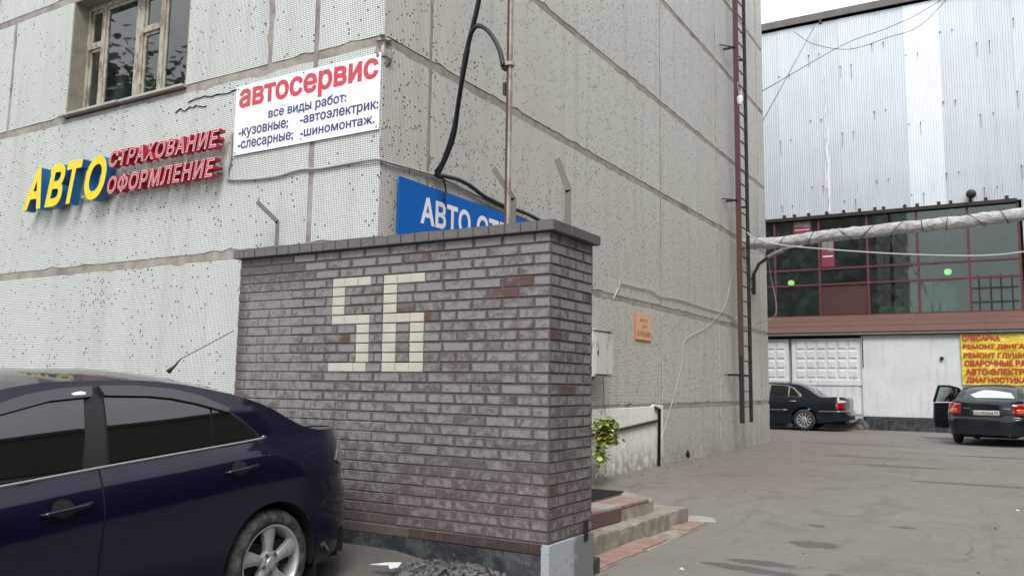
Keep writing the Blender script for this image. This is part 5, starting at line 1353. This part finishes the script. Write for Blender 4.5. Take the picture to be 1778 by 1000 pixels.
# glazing band
verts_x = [-9.95, -8.47, -6.99, -5.49, -3.94, -2.42, -.95, .44]; hz = [3.98, 5.06, 5.60, 7.36]
m = MB()
for i, x in enumerate(verts_x): inf(MB().box(x-.035, x+.035, YU-.06, YU+.04, 3.98, 7.36).build('mullion', 'redframe'))
for z in hz[1:3]: inf(MB().box(XL0, .405, YU-.061, YU+.039, z-.03, z+.03).build('transom', 'redframe'))
inf(MB().box(XL0, .47, YU-.065, YU+.05, 3.93, 4.0).build('transom', 'redframe'))
for i in range(len(verts_x)-1):
    for j in range(3):
        a, b = verts_x[i]+.037, verts_x[i+1]-.037; c, d = hz[j]+.032, hz[j+1]-.032
        if i == 3 and j == 0: inf(MB().box(a, b, YU-.02, YU+.0, c, d).build('board', 'redpanel'))['label'] = 'dark red board in place of glass'
        else: inf(MB().box(a, b, YU-.006, YU+.0, c, d).build('pane', 'glass_green'))
inf(MB().box(XL0, -9.99, YU-.006, YU, 4.0, 7.36).build('pane', 'glass_green'))
inf(MB().box(XL0, -5.5, YU+3.0, YU+3.1, 3.86, 7.5).box(.2, XR0-.4, YU+1.3, YU+1.4, 3.86, 9.1).build('partition', 'interior'))
# things behind the glass
for (x, z, lab) in ((-6.68, 5.30, 'lit greenish lamp behind the workshop glass at the left'), (-1.62, 5.42, 'lit round greenish lamp behind the workshop glass at the right')):
    e = empty('hanging_lamp', (x, YU+1.0, z), 0, lab, 'lamp', 'lit lamps behind the workshop windows')
    m = MB(); m.lathe([(-.11, 0), (-.095, .065), (-.04, .11), (.04, .11), (.09, .065), (.105, .0)], 'z', 16); m.build('globe', 'bulb', e, smooth=True)
    MB().tube([(0, 0, .08), (0, 0, 9.2-z)], .008, 5).build('cord', 'blackcable', e)
for k, (a, b, c, d, lab) in enumerate([(-6.34, -5.74, 6.84, 7.34, 'red poster high in the workshop window'), (-5.43, -5.0, 5.68, 6.62, 'tall red poster with pale pictures hanging in the workshop window')]):
    e = empty('poster', (a, YU-.018, c), 0, lab, 'poster')
    MB().box(0, b-a, 0, .008, 0, d-c).build('sheet', 'poster', e)
    MB().box(.04, (b-a)*.5, -.003, -.0005, (d-c)*.62, (d-c)*.95).box((b-a)*.55, (b-a)*.92, -.003, -.0005, (d-c)*.55, (d-c)*.95).build('picture', 'postergrey', e)
    MB().box(.05, (b-a)*.9, -.003, -.0005, (d-c)*.36, (d-c)*.40).build('printed_line', 'whiteprint', e)
for p, q, lab in (((-3.7, YU+.9, 7.0), (-2.75, YU+.9, 5.65), 'rusty diagonal brace behind the middle panes'), ((-1.15, YU+.9, 7.0), (-2.25, YU+.9, 5.3), 'rusty diagonal brace behind the right panes')):
    tag(MB().bar(p, q, .13, .1).build('diagonal_brace', 'rust'), lab, 'brace')
gb = empty('window_grille', (-.25, YU-.035, 4.5), 0, 'dark bar grille over the lowest right window pane', 'grille')
for x in (-.46, -.14, .14, .44): MB().box(x-.025, x+.025, -.01, .01, -.55, .62).build('bar', 'blacksteel', gb)
for z in (-.22, .22): MB().box(-.66, .6, -.03, -.011, z-.025, z+.025).build('bar', 'blacksteel', gb)
def sack(name, c, s, seed, label): tag(lump(name, c, s, 'sack', None, seed, 3, .45), label, 'sack')
sack('film_sack', (-2.62, YU+.5, 4.55), (.22, .18, .55), 1, 'tall pale film wrapped bundle behind the middle glass')
sack('film_sack', (-2.22, YU+.5, 4.5), (.2, .18, .55), 2, 'second tall pale bundle beside the window mullion')
sack('film_sack', (-1.75, YU+.6, 4.45), (.38, .25, .55), 5, 'wide pale film sack slumping behind the right glass')
sack('film_sack', (-3.3, YU+.5, 4.1), (.4, .2, .2), 7, 'low pale film sack lying on the window floor')
tag(MB().box(-2.85, -2.45, YU+.3, YU+.34, 5.35, 5.55).build('paper_sheet', 'cloth'), 'pale sheet hanging behind the middle transom', 'sheet')
# lean-to roof
m = MB(); n_ = 14
for i in range(n_):
    x0 = XL0+(XR0-XL0)*i/n_; x1 = XL0+(XR0-XL0)*(i+1)/n_-.004
    o = inf(MB().add([(x0, YL-.18, 3.33), (x1, YL-.18, 3.33), (x1, YU-.07, 3.97), (x0, YU-.07, 3.97), (x0, YL-.18, 3.31), (x1, YL-.18, 3.31), (x1, YU-.07, 3.95), (x0, YU-.07, 3.95)], [(0, 1, 2, 3), (4, 7, 6, 5), (0, 4, 5, 1), (1, 5, 6, 2), (2, 6, 7, 3), (3, 7, 4, 0)]).build('roof_sheet', 'eaveroof'))
for k in (.33, .66): inf(MB().bar((XL0, YL-.18+k*1.55, 3.338+k*.62), (XR0, YL-.18+k*1.55, 3.338+k*.62), .03, .012).build('roof_lap', 'eaveroof'))
inf(MB().box(XL0, XR0, YL-.14, YL-.10, 3.235, 3.312).build('eave_board', 'greyboard'))
inf(MB().box(XL0, XR0, YL-.12, YL-.02, 3.195, 3.23).build('eave_pipe', 'blacksteel'))
# lower wall with gates
GX = [(-10.3, -8.55), (-8.45, -6.30), (-6.20, -4.04)]
inf(MB().box(-3.98, XR0, YL, YL+.3, .66, 3.21).box(XL0, -10.4, YL, YL+.3, .66, 3.15).build('lower_wall', 'whitewall'))
inf(MB().box(-3.97, XR0, YL-.09, YL+.25, .0, .67).build('wall_plinth', 'plinth', bevel=.01))['label'] = 'dark green grey plinth'
inf(lump('plinth_rubble', (-4.1, YL+.0, .28), (.3, .14, .30), 'stone', None, 5, 3, .4))['label'] = 'crumbling concrete by the gate'
inf(MB().box(-4.03, -3.985, YL-.03, YL+.2, .66, 3.2).build('gate_post', 'whitewall')); inf(MB().box(-4.005, -3.975, YL-.05, YL-.031, 2.19, 3.13).build('black_gap', 'blacksteel'))
inf(MB().box(XL0, -3.99, YL+.28, YL+.35, .1, 3.14).build('gate_backing', 'whitewall'))
for gi, (a, b) in enumerate(GX):
    ge = empty('gate', (a, YL, .45), 0, ['white panelled gate leaf hidden at the far left', 'white panelled gate leaf just right of the building edge', 'white gate leaf with rows of square panels behind the black saloon'][gi], 'gate', 'white panelled workshop gates')
    w = b-a
    MB().box(0, w, .06, .12, 0, 2.68).build('leaf', 'whitewall', ge)
    x0, x1 = .12, w-.10; nc = 6; zt, zb_ = 2.72-.05, 1.38
    cw, chh = (x1-x0)/nc, (2.62-1.38)/4
    for r_ in range(4):
        for c_ in range(nc):
            xx = x0+c_*cw; zz = 1.38+r_*chh
            MB().add([(xx+.03, .059, zz+.03), (xx+cw-.03, .059, zz+.03), (xx+cw-.03, .059, zz+chh-.03), (xx+.03, .059, zz+chh-.03), (xx+.055, .035, zz+.055), (xx+cw-.055, .035, zz+.055), (xx+cw-.055, .035, zz+chh-.055), (xx+.055, .035, zz+chh-.055)],
                [(4, 5, 6, 7), (0, 1, 5, 4), (1, 2, 6, 5), (2, 3, 7, 6), (3, 0, 4, 7)]).build('square_panel', 'whitewall', ge)
    for c_ in range(9):
        xx = x0+c_*(x1-x0)/9; MB().box(xx+.012, xx+(x1-x0)/9-.012, .035, .058, .12, 1.13).build('board', 'whitewall', ge)
    MB().box(0, w, .02, .0585, 1.17, 1.33).build('mid_rail', 'whitewall', ge); MB().box(0, w, .02, .0585, .0, .09).build('bottom_rail', 'whitewall', ge)
tag(MB().box(-4.45, -4.06, YL-.35, YL-.15, .66, .74).build('white_block', 'cement', bevel=.01), 'pale block lying behind the black saloon tail', 'block')
m = MB(); m.lathe([(-.03, .0), (-.03, .05), (-.06, .06), (-.06, .0)], 'y', 14); o = m.build('wall_disc', 'blacksteel'); o.location = (-1.76, YL, 2.464); tag(o, 'small round dark fitting on the white wall', 'wall fitting')
# banner
bn = empty('yellow_banner', (-1.235, YL, 1.68), 0, 'yellow banner with red service list on the white wall', 'banner')
v = []; nx, nz = 30, 14; BW, BH = 2.9, 1.52
for j in range(nz+1):
    for i in range(nx+1):
        x = BW*i/nx; z = BH*j/nz; v.append((x-.03*(1-z/BH)*0, -.04-.018*noise.noise(Vector((x*2, z*3, 1)))-.02, z))
MB().add(v, [(j*(nx+1)+i, j*(nx+1)+i+1, (j+1)*(nx+1)+i+1, (j+1)*(nx+1)+i) for j in range(nz) for i in range(nx)]).build('vinyl', 'banner', bn, smooth=True)
for k, (s_, w_) in enumerate([('СЛЕСАРКА', .90), ('РЕМОНТ ДВИГАТЕЛЕЙ', 2.14), ('РЕМОНТ ГЛУШИТЕЛЕЙ', 2.14), ('СВАРОЧНЫЕ РАБОТЫ', 2.05), ('АВТО-ЭЛЕКТРИК', 1.75), ('ДИАГНОСТИКА', 1.50)]):
    text_box('text_line', s_, lambda a, b, d, k=k: (.04+.012*k+a, -.083, 1.30-.25*k+b), w_*(1.04 if k else 1.1), .186, 'bannerred', bn, offset=.05)

# ------------------------------------------------------------------ beyond the frame: what the glass and paint mirror
yb = empty('yard_building', (9.5, 3, 0), 0, 'long brown rendered building on the other side of the yard', 'building')
MB().box(0, 8, -12, 24, 0, 12.2).build('wall', 'yardbrick', yb); MB().box(-.3, 8, -12.3, 24.3, 12.2, 12.5).build('roof', 'blacksteel', yb)
def tree(x, y, h, r, seed, label):
    e = empty('tree', (x, y, gz(x, y)), 0, label, 'tree', 'broadleaf trees behind the viewer'); rt = random.Random(seed)
    pts = [(0, 0, -.1), (.1, .05, h*.25), (-.05, .1, h*.5), (.05, 0, h*.8)]; MB().tube(cr(pts, 4), [.28-.018*i for i in range(13)], 8).build('trunk', 'bark', e, smooth=True)
    m = MB()
    for k in range(7):
        a = rt.uniform(0, 6.28); z = h*rt.uniform(.35, .7); m.tube([(0, 0, z), (math.cos(a)*r*.4, math.sin(a)*r*.4, z+h*.1), (math.cos(a)*r*.8, math.sin(a)*r*.8, z+h*.16)], [.09, .06, .02], 6)
    m.build('limb', 'bark', e)
    cs = [((rt.gauss(0, r*.45), rt.gauss(0, r*.45), h*rt.uniform(.45, .95)), (r*.24,)*3) for _ in range(26)]
    o = foliage(3600, rt, cs, .26).build('crown', 'treeleaf', e, fix=False)
tree(-21.5, -2.5, 10.0, 2.8, 1, 'tall leafy tree behind the viewer at the far left')
tree(-27, -6, 11.4, 3.2, 2, 'tallest leafy tree farthest behind the viewer')
